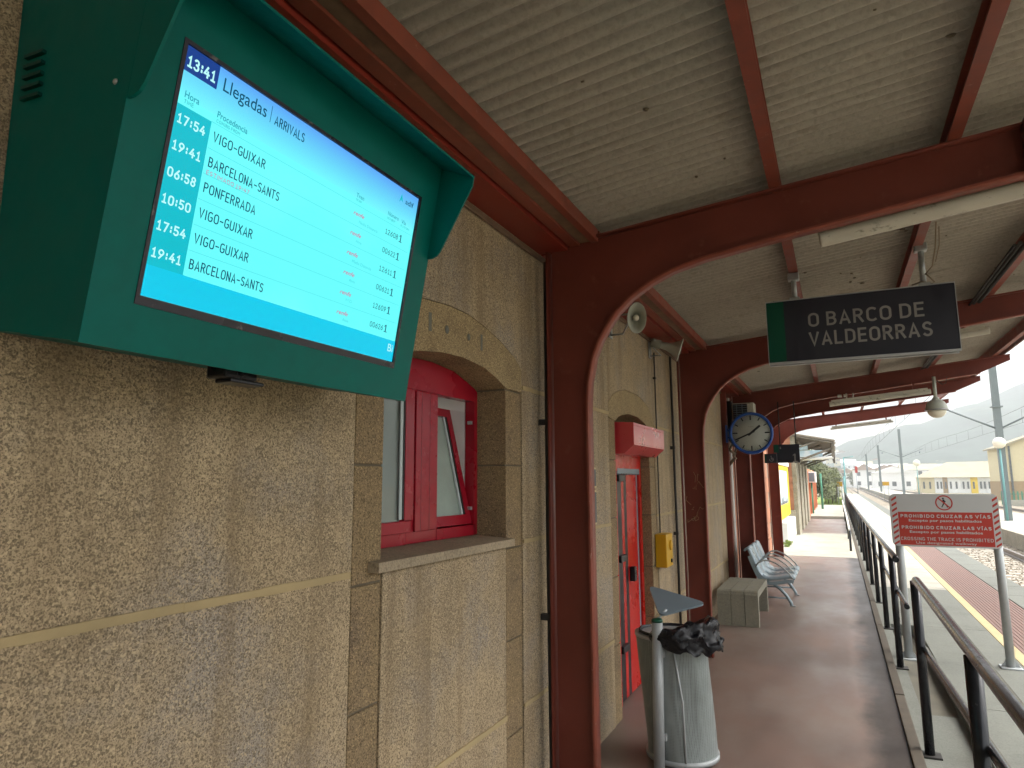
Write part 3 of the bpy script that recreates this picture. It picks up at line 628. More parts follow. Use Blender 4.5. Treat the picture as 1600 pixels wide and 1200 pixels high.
# corrugated sheets
def corr(y0, y1, x0, x1, dz, per=0.068, amp=0.0165):
    bm = bmesh.new(); n = int((y1 - y0) / (per / (7 if y0 > -4 else 2))); rows = []
    xs = [x0, (x0 + x1) / 2, x1]
    for layer in (0, 1):
        g = []
        for i in range(n + 1):
            y = y0 + (y1 - y0) * i / n; h = amp * math.sin(2 * math.pi * y / per)
            g.append([bm.verts.new((x, y, ZR(x) + .018 + dz + h + (.004 if layer else 0))) for x in xs])
        for i in range(n):
            for k in range(2): bm.faces.new((g[i][k], g[i][k + 1], g[i + 1][k + 1], g[i + 1][k])).smooth = True
        rows.append(g)
    m = MB(); m.bm.free(); m.bm = bm; return m
y = -29.89; k = 0
while y < 14.2:
    for (x0, x1, dz) in ((-1.40, .62, .0), (.56, 2.16, .0095)):
        m = corr(y - .04, y + 1.0, x0, x1, dz + (.0046 if k % 2 else 0))
        obj('roof_sheet', m, 'roof', C_)
    y += .995; k += 1
bl = MB()
for i in range(60):
    x = random.uniform(-.9, 2.0); yy = random.uniform(1.5, 9); r = random.choice([.006, .008, .012, .018])
    bl.lathe([(r, 0), (r * .7, -.004), (.0001, -.005)], (x, yy, ZR(x) + .001), (0, 0, 1), 8, random.uniform(.5, 1.6))
obj('roof_spots', bl, 'mortar_dark', C_, kind='stuff')
obj('gutter', MB().box(2.165, 2.185, -30, 14.25, ZR(2.16) - .03, ZR(2.16) + .10), 'red', C_)

random.seed(23)
for i in range(16):
    m = MB(); x = random.uniform(-1.28, -1.19); z = random.uniform(1.20, 1.62); yv = 6.62 - .0062
    p0_ = Vector((x, yv, z)); p1_ = p0_ + Vector((random.uniform(-.05, .05), 0, random.uniform(-.07, .07))); p2_ = p1_ + Vector((random.uniform(-.03, .03), 0, random.uniform(-.04, .04)))
    m.tube([p0_, p1_, p2_], .0016, 4); obj('scratch', m, 'mortar', C_)

# lights under the beams
def tube_light(name, x0, x1, y, z0, z1, label, r=.030, stems=(0.15, 0.85), up_=.1):
    t = thing(name, label, 'tube light', (x0, y, z0), 'fluorescent tube lights under the canopy beams')
    d = Vector((x1 - x0, 0, z1 - z0)); A = Vector((x0, y, z0)); L = d.length; d.normalize(); nn = Vector((-d.z, 0, d.x))
    obj('diffuser', MB().tube([A, A + d * .012, A + d * (L - .012), A + d * L], r, 14), 'dirtywhite', t)
    obj('housing', MB().obox(A, d, Y3, nn, (.03, L - .03, -.028, .028, .018, .05)), 'dirtywhite', t)
    for s in stems: obj('bracket', MB().obox(A, d, Y3, nn, (L * s - .012, L * s + .012, -.01, .01, .05, .05 + up_)), 'red', t)
tube_light('tube_light', .0, 1.25, 3.42, 2.742, 2.887, 'grimy white tube light under the nearest canopy beam', .040, up_=.02)
tube_light('tube_light', .05, 1.26, 6.85, 2.735, 2.865, 'tube light mostly hidden behind the station name sign', .032)
tube_light('tube_light', -.03, 1.17, 10.15, 2.63, 2.735, 'long grimy tube light to the left of the hanging globe', .034)
tube_light('tube_light', -.06, 1.10, 15.6, 2.665, 2.775, 'slim tube light under the last bare beam', .022, (.1, .9), .07)
# hanging globe
G = thing('dome_camera', 'pale globe hanging on a short stem under the third beam', 'dome camera', (1.235, 10.2, 2.9))
gx, gy, gz = 1.222, 10.2, 2.515
obj('stem', MB().tube([(gx, gy, 2.93), (gx, gy, gz + .08)], .022, 12).lathe([(.05, 0), (.034, .03), (.024, .04)], (gx, gy, gz + .11), (0, 0, 1), 20), 'horn', G)
obj('housing', MB().lathe([(.03, .118), (.062, .108), (.095, .082), (.118, .04), (.124, .0), (.124, -.02)], (gx, gy, gz), (0, 0, 1), 28), 'horn', G)
obj('ring', MB().lathe([(.125, -.012), (.134, -.012), (.134, -.028), (.125, -.028)], (gx, gy, gz), (0, 0, 1), 28), 'galv', G)
obj('dome', MB().lathe([(.110, -.03), (.104, -.06), (.08, -.096), (.045, -.118), (.0001, -.125)], (gx, gy, gz), (0, 0, 1), 28), 'globe', G)
o = obj('cable_loop', MB().tube([(gx + .03, gy, 2.88), (gx + .09, gy, 2.82), (gx + .13, gy, 2.84), (gx + .15, gy, 2.92)], .006, 6), 'cable'); tag(o, 'small black cable loop beside the hanging globe', 'cable')
# conduit run along third purlin
o = obj('cable_tray', MB().tube([(1.17, 5.0, 3.07), (1.17, 10.3, 3.07)], .016, 8).tube([(1.13, 5.0, 3.06), (1.13, 10.3, 3.06)], .012, 8).tube([(1.10, 5.0, 3.05), (1.10, 10.3, 3.05)], .009, 8), 'cable')
tag(o, 'bundle of dark conduits strapped along the outer purlin', 'cable bundle')
o = obj('beam_strap', MB().box(.79, .80, 3.22, 3.38, 2.85, 3.07).box(.79, .80, 3.215, 3.22, 2.84, 3.07), 'red'); tag(o, 'thin strap around the nearest beam above the tube light', 'strap')
o = obj('hook_bracket', MB().tube([(.19, 10.25, 2.78), (.19, 10.25, 2.70), (.21, 10.25, 2.665), (.25, 10.25, 2.665), (.27, 10.25, 2.70), (.27, 10.25, 2.78)], .010, 8).box(.08, .2, 10.2, 10.3, 2.735, 2.765), 'dirtywhite'); tag(o, 'small pale U shaped bracket under the third beam', 'bracket')

# ================================================================== ARRIVALS DISPLAY
D = thing('arrivals_display', 'green metal arrivals display with lit cyan screen on the granite wall', 'display', (-1.42, 1.15, 1.9))
tl = R(10); s_, c_ = math.sin(tl), math.cos(tl)
O = Vector((-1.13, .68, 1.836)); U = Y3.copy(); V = Vector((s_, 0, c_)); N = Vector((c_, 0, -s_))
BW, BH = .952, .705
su0, su1, sv0, sv1 = .090, .862, .104, .580
def fp(u, v, n): return O + U * u + V * v + N * n
# front box as frame around the screen opening
fb = MB()
fb.obox(O, U, V, N, (0, su0 - .008, 0, BH, -.02, 0)).obox(O, U, V, N, (su1 + .008, BW, 0, BH, -.02, 0)).obox(O, U, V, N, (su0 - .008, su1 + .008, 0, sv0 - .018, -.02, 0)).obox(O, U, V, N, (su0 - .008, su1 + .008, sv1 + .008, BH, -.02, 0))
obj('front_panel', fb, 'green', D)
obj('front_box', MB().obox(O, U, V, N, (0.002, .010, .002, BH, -.178, -.0202)).obox(O, U, V, N, (BW - .010, BW - .002, .002, BH, -.178, -.0202)).obox(O, U, V, N, (.010, BW - .010, .002, .010, -.178, -.0202)).obox(O, U, V, N, (.010, BW - .010, BH - .01, BH, -.178, -.0202)), 'darkgreen' if False else 'green', D)
p0 = fp(0, 0, -.180); p1 = fp(0, BH, -.180)
bk = MB().prism([(p0.x, p0.z + .004), (WX + .005, p0.z + .02), (WX + .005, p1.z + .03), (p1.x, p1.z)], 'y', .684, .68 + BW - .004)
bx = obj('back_box', bk, 'green', D)
for i in range(5):
    z = 2.425 - i * .022
    obj('vent', MB().prism([(-1.375, z - .002), (-1.315, z - .006), (-1.315, z + .001), (-1.375, z + .005)], 'y', .676, .6838), 'darkgreen', bx)
# hood: top plate and two side cheeks
hd = .115
tp = MB().obox(O, U, V, N, (0, BW, BH, BH + .006, -.178, 0))
tv = Vector(fp(0, BH, 0)); q1 = fp(0, BH - .030, hd)
tp.prism([(tv.x, tv.z), (q1.x, q1.z), (q1.x + .001, q1.z + .006), (tv.x, tv.z + .008)], 'y', .68, .68 + BW)
obj('hood', tp, 'green', D)
ck = [(0.001, BH), (hd - .001, BH - .030), (hd, BH - .055), (.040, .452), (.030, .438), (.015, .430), (.001, .428)]
for u0 in (0, BW - .006):
    m = MB(); pts = [fp(u0, v, n) for n, v in ck]
    m.prism([(p.x, p.z) for p in pts], 'y', .68 + u0, .68 + u0 + .006); obj('hood_cheek', m, 'green', D)
obj('screw', MB().lathe([(.006, 0), (.004, .003), (.0001, .003)], fp(-.0, .46, -.04), (0, -1, 0), 10), 'galv', D)
# bezel (screen sits recessed) and screen
bz = MB(); e = .008
for a in ((su0 - e, su1 + e, sv0 - .018, sv0 - .001, -.02, .002), (su0 - e, su1 + e, sv1, sv1 + e, -.02, .002), (su0 - e, su0, sv0 - .001, sv1, -.02, .002), (su1, su1 + e, sv0 - .001, sv1, -.02, .002)): bz.obox(O, U, V, N, a)
obj('bezel', bz, 'dirtblack', D)
SW, SH = su1 - su0, sv1 - sv0
SO = fp(su0, sv0, -.004)
E_bg = emit('screen_cyan', lin((105, 255, 255)), 1.05, var=.05)
E_head = emit('screen_header', lin((110, 225, 255)), 1.0)
E_band = emit('screen_blue_band', lin((0, 212, 248)), .92)
E_teal = emit('screen_teal_column', lin((0, 196, 212)), .95)
E_navy = emit('screen_navy', lin((30, 70, 150)), .9)
E_white = emit('screen_white_text', lin((190, 255, 255)), 1.0)
E_txt = emit('screen_text', lin((10, 85, 115)), .9)
E_gry = emit('screen_small_text', lin((30, 165, 185)), .9)
E_red = emit('screen_red_text', lin((215, 110, 160)), .9)
E_line = emit('screen_rule', lin((70, 215, 228)), .9)
scr = obj('screen', MB().obox(SO, U, V, N, (0, SW, 0, SH, -.004, 0)), E_bg, D)
def srect(name, u0, u1, v0, v1, m, n=.0004):
    obj(name, MB().obox(SO, U, V, N, (u0 * SW, u1 * SW, v0 * SH, v1 * SH, n - .0003, n)), m, scr)
def stext(s, u0, v0, u1, cap_, m, bold=0.0, n=.0011, shear=0):
    if all(ch in GL or ch == ' ' for ch in s): return stroke(s, (u0 * SW, v0 * SH, u1 * SW, (v0 + cap_) * SH), SO, U, V, N, m, scr, .17 if bold else .125, th=n)
    text(s, (u0 * SW, v0 * SH, u1 * SW, (v0 + cap_) * SH), SO, U, V, N, m, scr, bold, th=n, shear=shear)
hm = emit('screen_header_view_tint', (0, 0, 0), 1)
t_ = hm.node_tree; g_ = t_.nodes.new('ShaderNodeNewGeometry'); sp_ = t_.nodes.new('ShaderNodeSeparateXYZ'); t_.links.new(g_.outputs['Position'], sp_.inputs[0])
mr_ = t_.nodes.new('ShaderNodeMapRange'); mr_.inputs[1].default_value = (SO + V * SH * .80).z; mr_.inputs[2].default_value = (SO + V * SH).z; t_.links.new(sp_.outputs[2], mr_.inputs[0])
mx_ = t_.nodes.new('ShaderNodeMix'); mx_.data_type = 'RGBA'; mx_.inputs[6].default_value = (*lin((115, 250, 255)), 1); mx_.inputs[7].default_value = (*lin((95, 170, 250)), 1)  # bluer towards the top: slanting-view tint put into the emission colour
t_.links.new(mr_.outputs[0], mx_.inputs[0]); t_.links.new(mx_.outputs[2], t_.nodes['Principled BSDF'].inputs['Emission Color'])
srect('header_band', 0, 1, .80, 1, hm, .0003)
srect('clock_panel', 0, .099, .90, 1, E_navy, .0007)
srect('time_column', 0, .103, 0, .766, E_teal, .0006)
srect('footer_band', 0, 1, 0, .122, E_band, .0009)
stext('13:41', .011, .918, .090, .048, E_white, .012)
stext('Llegadas', .117, .912, .262, .055, E_txt, .004)
srect('divider', .277, .2785, .905, .98, E_txt, .0008)
stext('ARRIVALS', .293, .906, .408, .044, E_txt)
stext('Hora', .019, .800, .060, .027, E_gry, .01)
stext('TIME', .020, .777, .046, .016, E_gry)
stext('Procedencia', .115, .796, .212, .026, E_gry, .01)
stext('COMING FROM', .116, .774, .190, .014, E_gry)
rows = [('17:54', 'VIGO-GUIXAR', '12608', .288), ('19:41', 'BARCELONA-SANTS', '00622', .355), ('06:58', 'PONFERRADA', '12611', .282),
        ('10:50', 'VIGO-GUIXAR', '00621', .287), ('17:54', 'VIGO-GUIXAR', '12609', .288), ('19:41', 'BARCELONA-SANTS', '00626', .356)]
for i, (t, n, num, ue) in enumerate(rows):
    v = .692 - i * .1075
    stext(t, .012, v, .090, .040, E_white, .012)
    stext(n, .115, v, ue, .042, E_txt)
    stext(num, .842, v + .008, .914, .030, E_txt)
    obj('lettering', MB().oprism([(a * SW, (v + .004 + b * .042) * SH) for a, b in ((.9300, 0), (.9300, .82), (.9245, .68), (.9235, .76), (.9300, 1), (.9345, 1), (.9345, 0))], SO, U, V, N, .0008, .0012), E_txt, scr)
    obj('lettering', MB().oprism([(a * SW, (v + .004 + b * .042) * SH) for a, b in ((.9240, -.02), (.9405, -.02), (.9405, .07), (.9240, .07))], SO, U, V, N, .0008, .0014), E_txt, scr)
    stext('renfe', .667, v + .020, .722, .022, E_red, .01, shear=.3)
    if i in (0, 2): stext('Media Distancia', .70, v - .014, .80, .016, E_line)
    else: stext('AVLO' if False else 'Alvia' if i in (1, 3, 5) else 'MD', .70, v - .010, .73, .014, E_line)
    if i < 5: srect('rule', .106, .985, v - .034, v - .0325, E_line, .0005)
srect('rule', .103, .99, .7665, .768, E_line, .0005)
stext('ESTIMADO 19:47', .114, .5525, .252, .018, E_red)
stext('Tren', .667, .806, .706, .022, E_gry, .008); stext('TRAIN', .667, .785, .695, .012, E_gry)
stext('N\u00famero', .840, .808, .903, .022, E_gry, .008); stext('NUMBER', .840, .785, .885, .012, E_gry)
stext('V\u00eda', .920, .806, .948, .022, E_gry, .008); stext('PLATFORM', .920, .785, .972, .012, E_gry)
stext('adif', .925, .925, .975, .030, E_txt, .008)
obj('logo', MB().oprism([(.890 * SW, .918 * SH), (.899 * SW, .965 * SH), (.910 * SW, .925 * SH), (.900 * SW, .935 * SH)], SO, U, V, N, .0006, .0012), E_teal, scr)
stext('Bi', .962, .055, .992, .045, E_white)
obj('cable_gland', MB().box(-1.22, -1.16, 1.01, 1.10, 1.826, 1.86, .006).box(-1.215, -1.165, 1.03, 1.125, 1.818, 1.8265, .003), 'black', D)

# ================================================================== NAME SIGN
S = thing('station_name_sign', 'dark hanging station name sign reading O BARCO DE VALDEORRAS', 'sign', (.18, 4.7, 3.0))
sy = 4.7
obj('panel', MB().box(-.354, .717, sy, sy + .10, 2.372, 2.779, .003), 'signblue', S)
obj('green_band', MB().box(-.352, -.246, sy - .0015, sy + .001, 2.374, 2.777), 'signgreen', S)
obj('frame', MB().box(-.357, .720, sy - .004, sy + .104, 2.779, 2.785).box(-.357, .720, sy - .004, sy + .012, 2.360, 2.372).box(-.357, .720, sy + .085, sy + .104, 2.360, 2.372).box(-.3575, -.354, sy - .004, sy + .104, 2.372, 2.779).box(.717, .7205, sy - .004, sy + .104, 2.372, 2.779), 'alu', S)
NO = Vector((0, sy, 0)); NN = Vector((0, -1, 0))
stroke('O BARCO DE', (-.101, 2.588, .547, 2.680), NO, X3, Z3, NN, 'letter', S, .155, th=.0018, dz=.0005)
stroke('VALDEORRAS', (-.103, 2.462, .581, 2.554), NO, X3, Z3, NN, 'letter', S, .155, th=.0018, dz=.0005)
for hx, ht in ((-.175, ZT(-.175) + .03), (.565, ZT(.55) + .05)):
    obj('hanger_rod', MB().tube([(hx, sy + .05, 2.78), (hx, sy + .05, ht)], .017, 12), 'galv', S)
    obj('clamp', MB().box(hx - .035, hx + .035, sy + .02, sy + .08, ht - .07, ht - .02, .006), 'galv', S)
    obj('foot_plate', MB().box(hx - .03, hx + .03, sy + .0, sy + .11, 2.785, 2.80), 'galv', S)
o = obj('rope', MB().tube([(.60, 4.3, 3.04), (.605, 4.45, 2.94), (.60, 4.6, 2.87), (.575, 4.72, 2.855)], .004, 6).tube([(.575, 4.715, 2.86), (.60, 4.72, 2.83), (.62, 4.72, 2.80), (.60, 4.73, 2.79)], .005, 6).tube([(.5, 4.74, 2.80), (.55, 4.735, 2.815), (.6, 4.73, 2.80)], .004, 6).tube([(.62, 4.36, 3.03), (.625, 4.45, 2.95), (.612, 4.55, 2.88)], .003, 6), 'rope')
tag(o, 'frayed brown wire tied to the right hanger of the name sign', 'wire')

# ================================================================== PLATFORM NUMBER SIGN
T = thing('platform_number_sign', 'small dark hanging sign with wheelchair symbol and number 1 right of the clock', 'sign', (-.57, 10.3, 2.2))
k = 10.3 / 9.5; ny = 10.3
def kk(x, z): return x * k, 1.6 + (z - 1.6) * k
x0, z1 = kk(-.733, 2.068); x1, z0 = kk(-.419, 1.829); xm, _ = kk(-.695, 0); xa, za = kk(-.85, 1.949)
obj('panel', MB().box(xm, x1, ny, ny + .06, z0, z1, .002), 'signblue', T)
obj('side_panel', MB().box(xa, xm - .004, ny, ny + .06, z0, za, .002), 'signblue', T)
obj('green_band', MB().box(x0, kk(-.67, 0)[0], ny - .002, ny + .05, kk(0, 1.962)[1], z1).box(xa - .001, kk(-.83, 0)[0], ny - .002, ny + .058, z0 + .001, za + .001), 'signgreen', T)
obj('number', MB().prism([kk(a, b) for a, b in ((-.486, 1.85), (-.486, 1.925), (-.503, 1.915), (-.503, 1.928), (-.482, 1.945), (-.468, 1.945), (-.468, 1.85), (-.450, 1.85), (-.450, 1.836), (-.505, 1.836), (-.505, 1.85))], 'y', ny - .001, ny), 'letter', T)
text('i', (*kk(-.655, 2.01), kk(-.638, 0)[0], kk(0, 2.04)[1]), Vector((0, ny, 0)), X3, Z3, NN, 'letter', T, .01, th=.001)
cx, cz = kk(-.765, 1.875)
wh = MB()
for i in range(14):
    a0, a1 = R(-190 + i * 18), R(-190 + (i + 1) * 18)
    wh.prism([(cx + math.cos(a) * r, cz + math.sin(a) * r) for a, r in ((a0, .022), (a1, .022), (a1, .030), (a0, .030))], 'y', ny - .001, ny)
wh.box(cx - .006, cx + .003, ny - .001, ny, cz, cz + .035).box(cx - .006, cx + .022, ny - .0012, ny, cz + .002, cz + .010).box(cx + .016, cx + .023, ny - .0014, ny, cz - .02, cz + .006)
wh.lathe([(.007, 0), (.0001, .0001)], (cx - .002, ny - .001, cz + .046), (0, -1, 0), 12)
obj('wheelchair_symbol', wh, 'letter', T)
obj('hanger_rod', MB().tube([(xm + .05, ny + .03, z1), (xm + .05, ny + .03, 2.72)], .008, 8).tube([(x1 - .04, ny + .03, z1), (x1 - .04, ny + .03, 2.72)], .008, 8), 'cable', T)

# ================================================================== CLOCK
K = thing('station_clock', 'round station clock with blue rim on a wall bracket', 'clock', (-1.35, 9.8, 2.24))
cy = 9.75; q = cy / 8.1; cx, cz = -.8535 * q, 1.6 + (2.138 - 1.6) * q; cr = .222 * q
CO = Vector((cx, cy, cz)); CN = Vector((.10, -1, 0)).normalized(); CU = Z3.cross(CN) * -1; CU = Vector((1, .10, 0)).normalized()
obj('rim', MB().lathe([(cr * .93, .03), (cr * .95, .045), (cr * 1.03, .045), (cr * 1.08, .02), (cr * 1.08, -.10), (cr * 1.0, -.13), (.0001, -.13)], CO, CN, 64, caps=False), 'clockblue', K)
obj('face', MB().lathe([(cr * .96, .0), (cr * .96, .028), (.0001, .028)], CO, CN, 64), 'clockface', K)
def cpt(r, a): return (r * math.sin(a), r * math.cos(a))
mk = MB()
def bar(m, a, r0, r1, w, n0=.0282, n1=.0296):
    d = Vector((math.sin(a), math.cos(a))); p = Vector((d.y, -d.x))
    m.oprism([(d * r0 + p * w)[:], (d * r0 - p * w)[:], (d * r1 - p * w)[:], (d * r1 + p * w)[:]], CO, CU, Z3, CN, n0, n1)
for i in range(60):
    if i % 5: bar(mk, i * math.pi / 30, cr * .85, cr * .89, .0016)
for i in range(12): bar(mk, i * math.pi / 6, cr * (.66 if i % 3 == 0 else .72), cr * .90, .009 if i % 3 == 0 else .007)
obj('markers', mk, 'black', K)
h1, h2 = R((1 + 41 / 60) * 30), R(41 * 6)
m = MB(); bar(m, h1, -.05, cr * .58, .014, .031, .033); obj('hour_hand', m, 'black', K)
m = MB(); bar(m, h2, -.05, cr * .86, .010, .034, .036); obj('minute_hand', m, 'black', K)
text('Festina' if False else 'Regina', (-.035, cr * .30, .035, cr * .36), CO, CU, Z3, CN, 'letter', K, th=.029)
obj('bracket', MB().box(-1.345, cx - cr * 1.0, cy - .0, cy + .05, cz + .035, cz + .055).box(-1.345, cx - cr * 1.0, cy - .0, cy + .05, cz - .06, cz - .04).box(-1.36, -1.338, cy - .03, cy + .08, cz - .12, cz + .12).box(cx - cr * 1.1, cx - cr * 1.02, cy - .01, cy + .06, cz - .08, cz + .07), 'clockblue', K)

A = thing('air_conditioner', 'white air conditioner box with black grille behind the clock', 'air conditioner', (-1.2, 10.1, 2.5))
obj('case', MB().box(-1.30, -1.00, 10.02, 10.30, 2.44, 2.70, .012), 'dirtywhite', A)
g = MB().box(-1.285, -1.09, 10.012, 10.018, 2.455, 2.685)
obj('grille', g, 'black', A)
m = MB()
for i in range(7): m.box(-1.28, -1.095, 10.004, 10.012, 2.468 + i * .032, 2.474 + i * .032)
for i in range(2): m.box(-1.235 + i * .075, -1.228 + i * .075, 10.005, 10.0121, 2.458, 2.68)
obj('grille_bars', m, 'lid', A)
obj('black_block', MB().box(-1.42, -1.31, 10.05, 10.25, 2.3, 2.74), 'black', A)  # plain black block between the case and the wall
o = obj('cable_coil', MB().tube([(-1.36, 9.95, 2.2), (-1.29, 9.9, 2.12), (-1.34, 9.88, 2.03), (-1.27, 9.9, 1.97), (-1.31, 9.92, 1.88), (-1.37, 9.95, 1.82)], .022, 10).tube([(-1.30, 9.95, 2.15), (-1.25, 9.93, 2.05), (-1.30, 9.92, 1.95), (-1.26, 9.92, 1.9)], .016, 8), 'rope')
tag(o, 'coil of pale brown cable on the wall below the clock', 'cable')

# ================================================================== LOUDSPEAKERS
def horn(px, py, pz, d, rx, label, wall, squash=None, L=.20):
    t = thing('loudspeaker', label, 'loudspeaker', wall, 'horn loudspeakers high on the granite wall')
    o = Vector((px, py, pz)); d = Vector(d).normalized()
    b_ = o - d * L
    obj('horn', MB().lathe([(rx * .28, 0), (rx * .34, L * .35), (rx * .50, L * .62), (rx * .74, L * .85), (rx * .97, L * .98), (rx, L), (rx * .955, L), (rx * .71, L * .86), (rx * .46, L * .64), (rx * .3, L * .4), (.0001, L * .38)], b_, d, 40, squash, caps=False), 'horn', t)
    obj('phase_plug', MB().lathe([(rx * .17, L * .38), (rx * .19, L * .80), (rx * .16, L * .86), (.0001, L * .87)], b_, d, 20), 'globe', t)
    obj('driver', MB().lathe([(rx * .30, -.09), (rx * .38, -.08), (rx * .38, -.01), (rx * .30, 0.002)], b_, d, 24), 'hornin', t)
    w_ = Vector(wall); c = b_ - d * .04
    obj('bracket', MB().tube([w_ + Vector((.01, -.05, -.07)), w_ + Vector((.10, -.05, -.07)), c + Vector((-.02, -.05, -.04))], .007, 8).tube([w_ + Vector((.01, -.05, .07)), w_ + Vector((.01, -.05, -.07))], .008, 8)
        .tube([w_ + Vector((.01, -.05, .07)), c + Vector((0, -.05, .02))], .007, 8).box(w_.x, w_.x + .008, w_.y - .08, w_.y + .0, w_.z - .09, w_.z + .09), 'galv', t)
horn(-1.150, 4.365, 2.695, (.42, -1, -.26), .106, 'horn loudspeaker facing the camera, nearer of the wall pair', (WX, 4.66, 2.72), .62, .15)
horn(-1.150, 5.78, 2.722, (1, .22, -.34), .105, 'horn loudspeaker seen side on above the red door', (WX, 5.82, 2.76), None, .17)

# ================================================================== BIN
Bn = thing('litter_bin', 'grey perforated litter bin with tilted triangular lid on a post', 'litter bin', (-.95, 4.15, 0))
ct, cb, rb = Vector((-.968, 4.22, .695)), Vector((-.925, 4.22, .03)), .205
m = MB(); seg, nh = 56, 14; rings = []
for j in range(nh + 1):
    t = j / nh; c = cb.lerp(ct, t); ring = []
    for i in range(seg):
        a = i * 2 * math.pi / seg
        r = rb * (1 - .03 * (1 - t)) + .004 * math.sin(a * 3 + t * 4) + (.006 * math.sin(t * 7) if 5 < i < 12 else 0)
        if 44 < i < 49: r -= .010 * math.sin(t * math.pi)
        ring.append(m.bm.verts.new(c + Vector((math.cos(a) * r, math.sin(a) * r, 0))))
    rings.append(ring)
inner = []
for j in range(nh + 1):
    inner.append([m.bm.verts.new(v.co.lerp(cb.lerp(ct, j / nh), .02)) for v in rings[j]])
for j in range(nh):
    for i in range(seg):
        m.bm.faces.new((rings[j][i], rings[j][(i + 1) % seg], rings[j + 1][(i + 1) % seg], rings[j + 1][i])).smooth = True
        m.bm.faces.new((inner[j + 1][i], inner[j + 1][(i + 1) % seg], inner[j][(i + 1) % seg], inner[j][i])).smooth = True
for i in range(seg): m.bm.faces.new((rings[nh][i], rings[nh][(i + 1) % seg], inner[nh][(i + 1) % seg], inner[nh][i]))
m.bm.faces.new(inner[0])
basket = obj('basket', m, 'binmetal', Bn)
# perforation pattern in the sheet
bmn = M['binmetal'].node_tree; b = bmn.nodes['Principled BSDF']
vo = bmn.nodes.new('ShaderNodeTexVoronoi'); vo.inputs['Scale'].default_value = 130; vo.inputs['Randomness'].default_value = 0.0
g2 = bmn.nodes.new('ShaderNodeNewGeometry'); bmn.links.new(g2.outputs['Position'], vo.inputs['Vector'])
mr = bmn.nodes.new('ShaderNodeMapRange'); mr.inputs[1].default_value = .30; mr.inputs[2].default_value = .40; bmn.links.new(vo.outputs['Distance'], mr.inputs[0])
old = b.inputs['Base Color'].links[0].from_socket
mx = bmn.nodes.new('ShaderNodeMix'); mx.data_type = 'RGBA'; mx.inputs[6].default_value = (.13, .145, .14, 1)
bmn.links.new(mr.outputs[0], mx.inputs[0]); bmn.links.new(old, mx.inputs[7]); bmn.links.new(mx.outputs[2], b.inputs['Base Color'])
obj('rim', MB().lathe([(rb + .001, -.012), (rb + .009, -.012), (rb + .009, .006), (rb + .001, .006)], ct, (0, 0, 1), 56), 'greymetal', basket)
obj('base_ring', MB().lathe([(rb - .006, -.012), (rb + .004, -.012), (rb + .004, .014), (rb - .006, .014)], cb, (0, 0, 1), 56), 'greymetal', basket)
obj('seam', MB().tube([cb + Vector((.06, -.194, 0)), cb.lerp(ct, .5) + Vector((.075, -.196, 0)), ct + Vector((.05, -.203, 0))], .006, 6), 'greymetal', basket)
post = obj('post', MB().tube([(-1.008, 3.99, 0), (-.992, 3.99, .800)], .031, 24), 'greymetal', Bn)
obj('post_cap', MB().lathe([(.0325, 0), (.0325, .014), (.024, .020), (.0001, .021)], (-.992, 3.99, .798), (0, 0, 1), 24), 'signgreen', post)
obj('post_clamp', MB().box(-1.03, -.96, 4.0, 4.04, .60, .64, .004).box(-1.04, -.965, 4.0, 4.04, .15, .19, .004), 'greymetal', post)
# lid: rounded triangular plate rising away from the post
LA, LB, LC = Vector((-1.115, 4.30, .955)), Vector((-.742, 4.22, .885)), Vector((-.975, 3.99, .835))
def rtri(a, b, c, r=.22, n=6):
    pts = []
    for p, q, s in ((a, c, b), (b, a, c), (c, b, a)):
        p1 = p.lerp(q, r); p2 = p.lerp(s, r)
        for i in range(n + 1): t = i / n; pts.append(p1 * (1 - t) ** 2 + p * 2 * t * (1 - t) + p2 * t * t)
    return pts
lp = rtri(LA, LB, LC, .16); ln = (LB - LA).cross(LC - LA).normalized()
if ln.z < 0: ln = -ln
m = MB(); va = [m.bm.verts.new(p) for p in lp]; vb = [m.bm.verts.new(p - ln * .012) for p in lp]
m.bm.faces.new(va); m.bm.faces.new(vb[::-1])
for i in range(len(lp)): m.bm.faces.new((va[i], vb[i], vb[(i + 1) % len(lp)], va[(i + 1) % len(lp)]))
obj('lid', m, 'lid', Bn)
obj('lid_arm', MB().tube([(-1.0, 4.0, .80), (-.95, 4.05, .86)], .008, 8), 'greymetal', Bn)
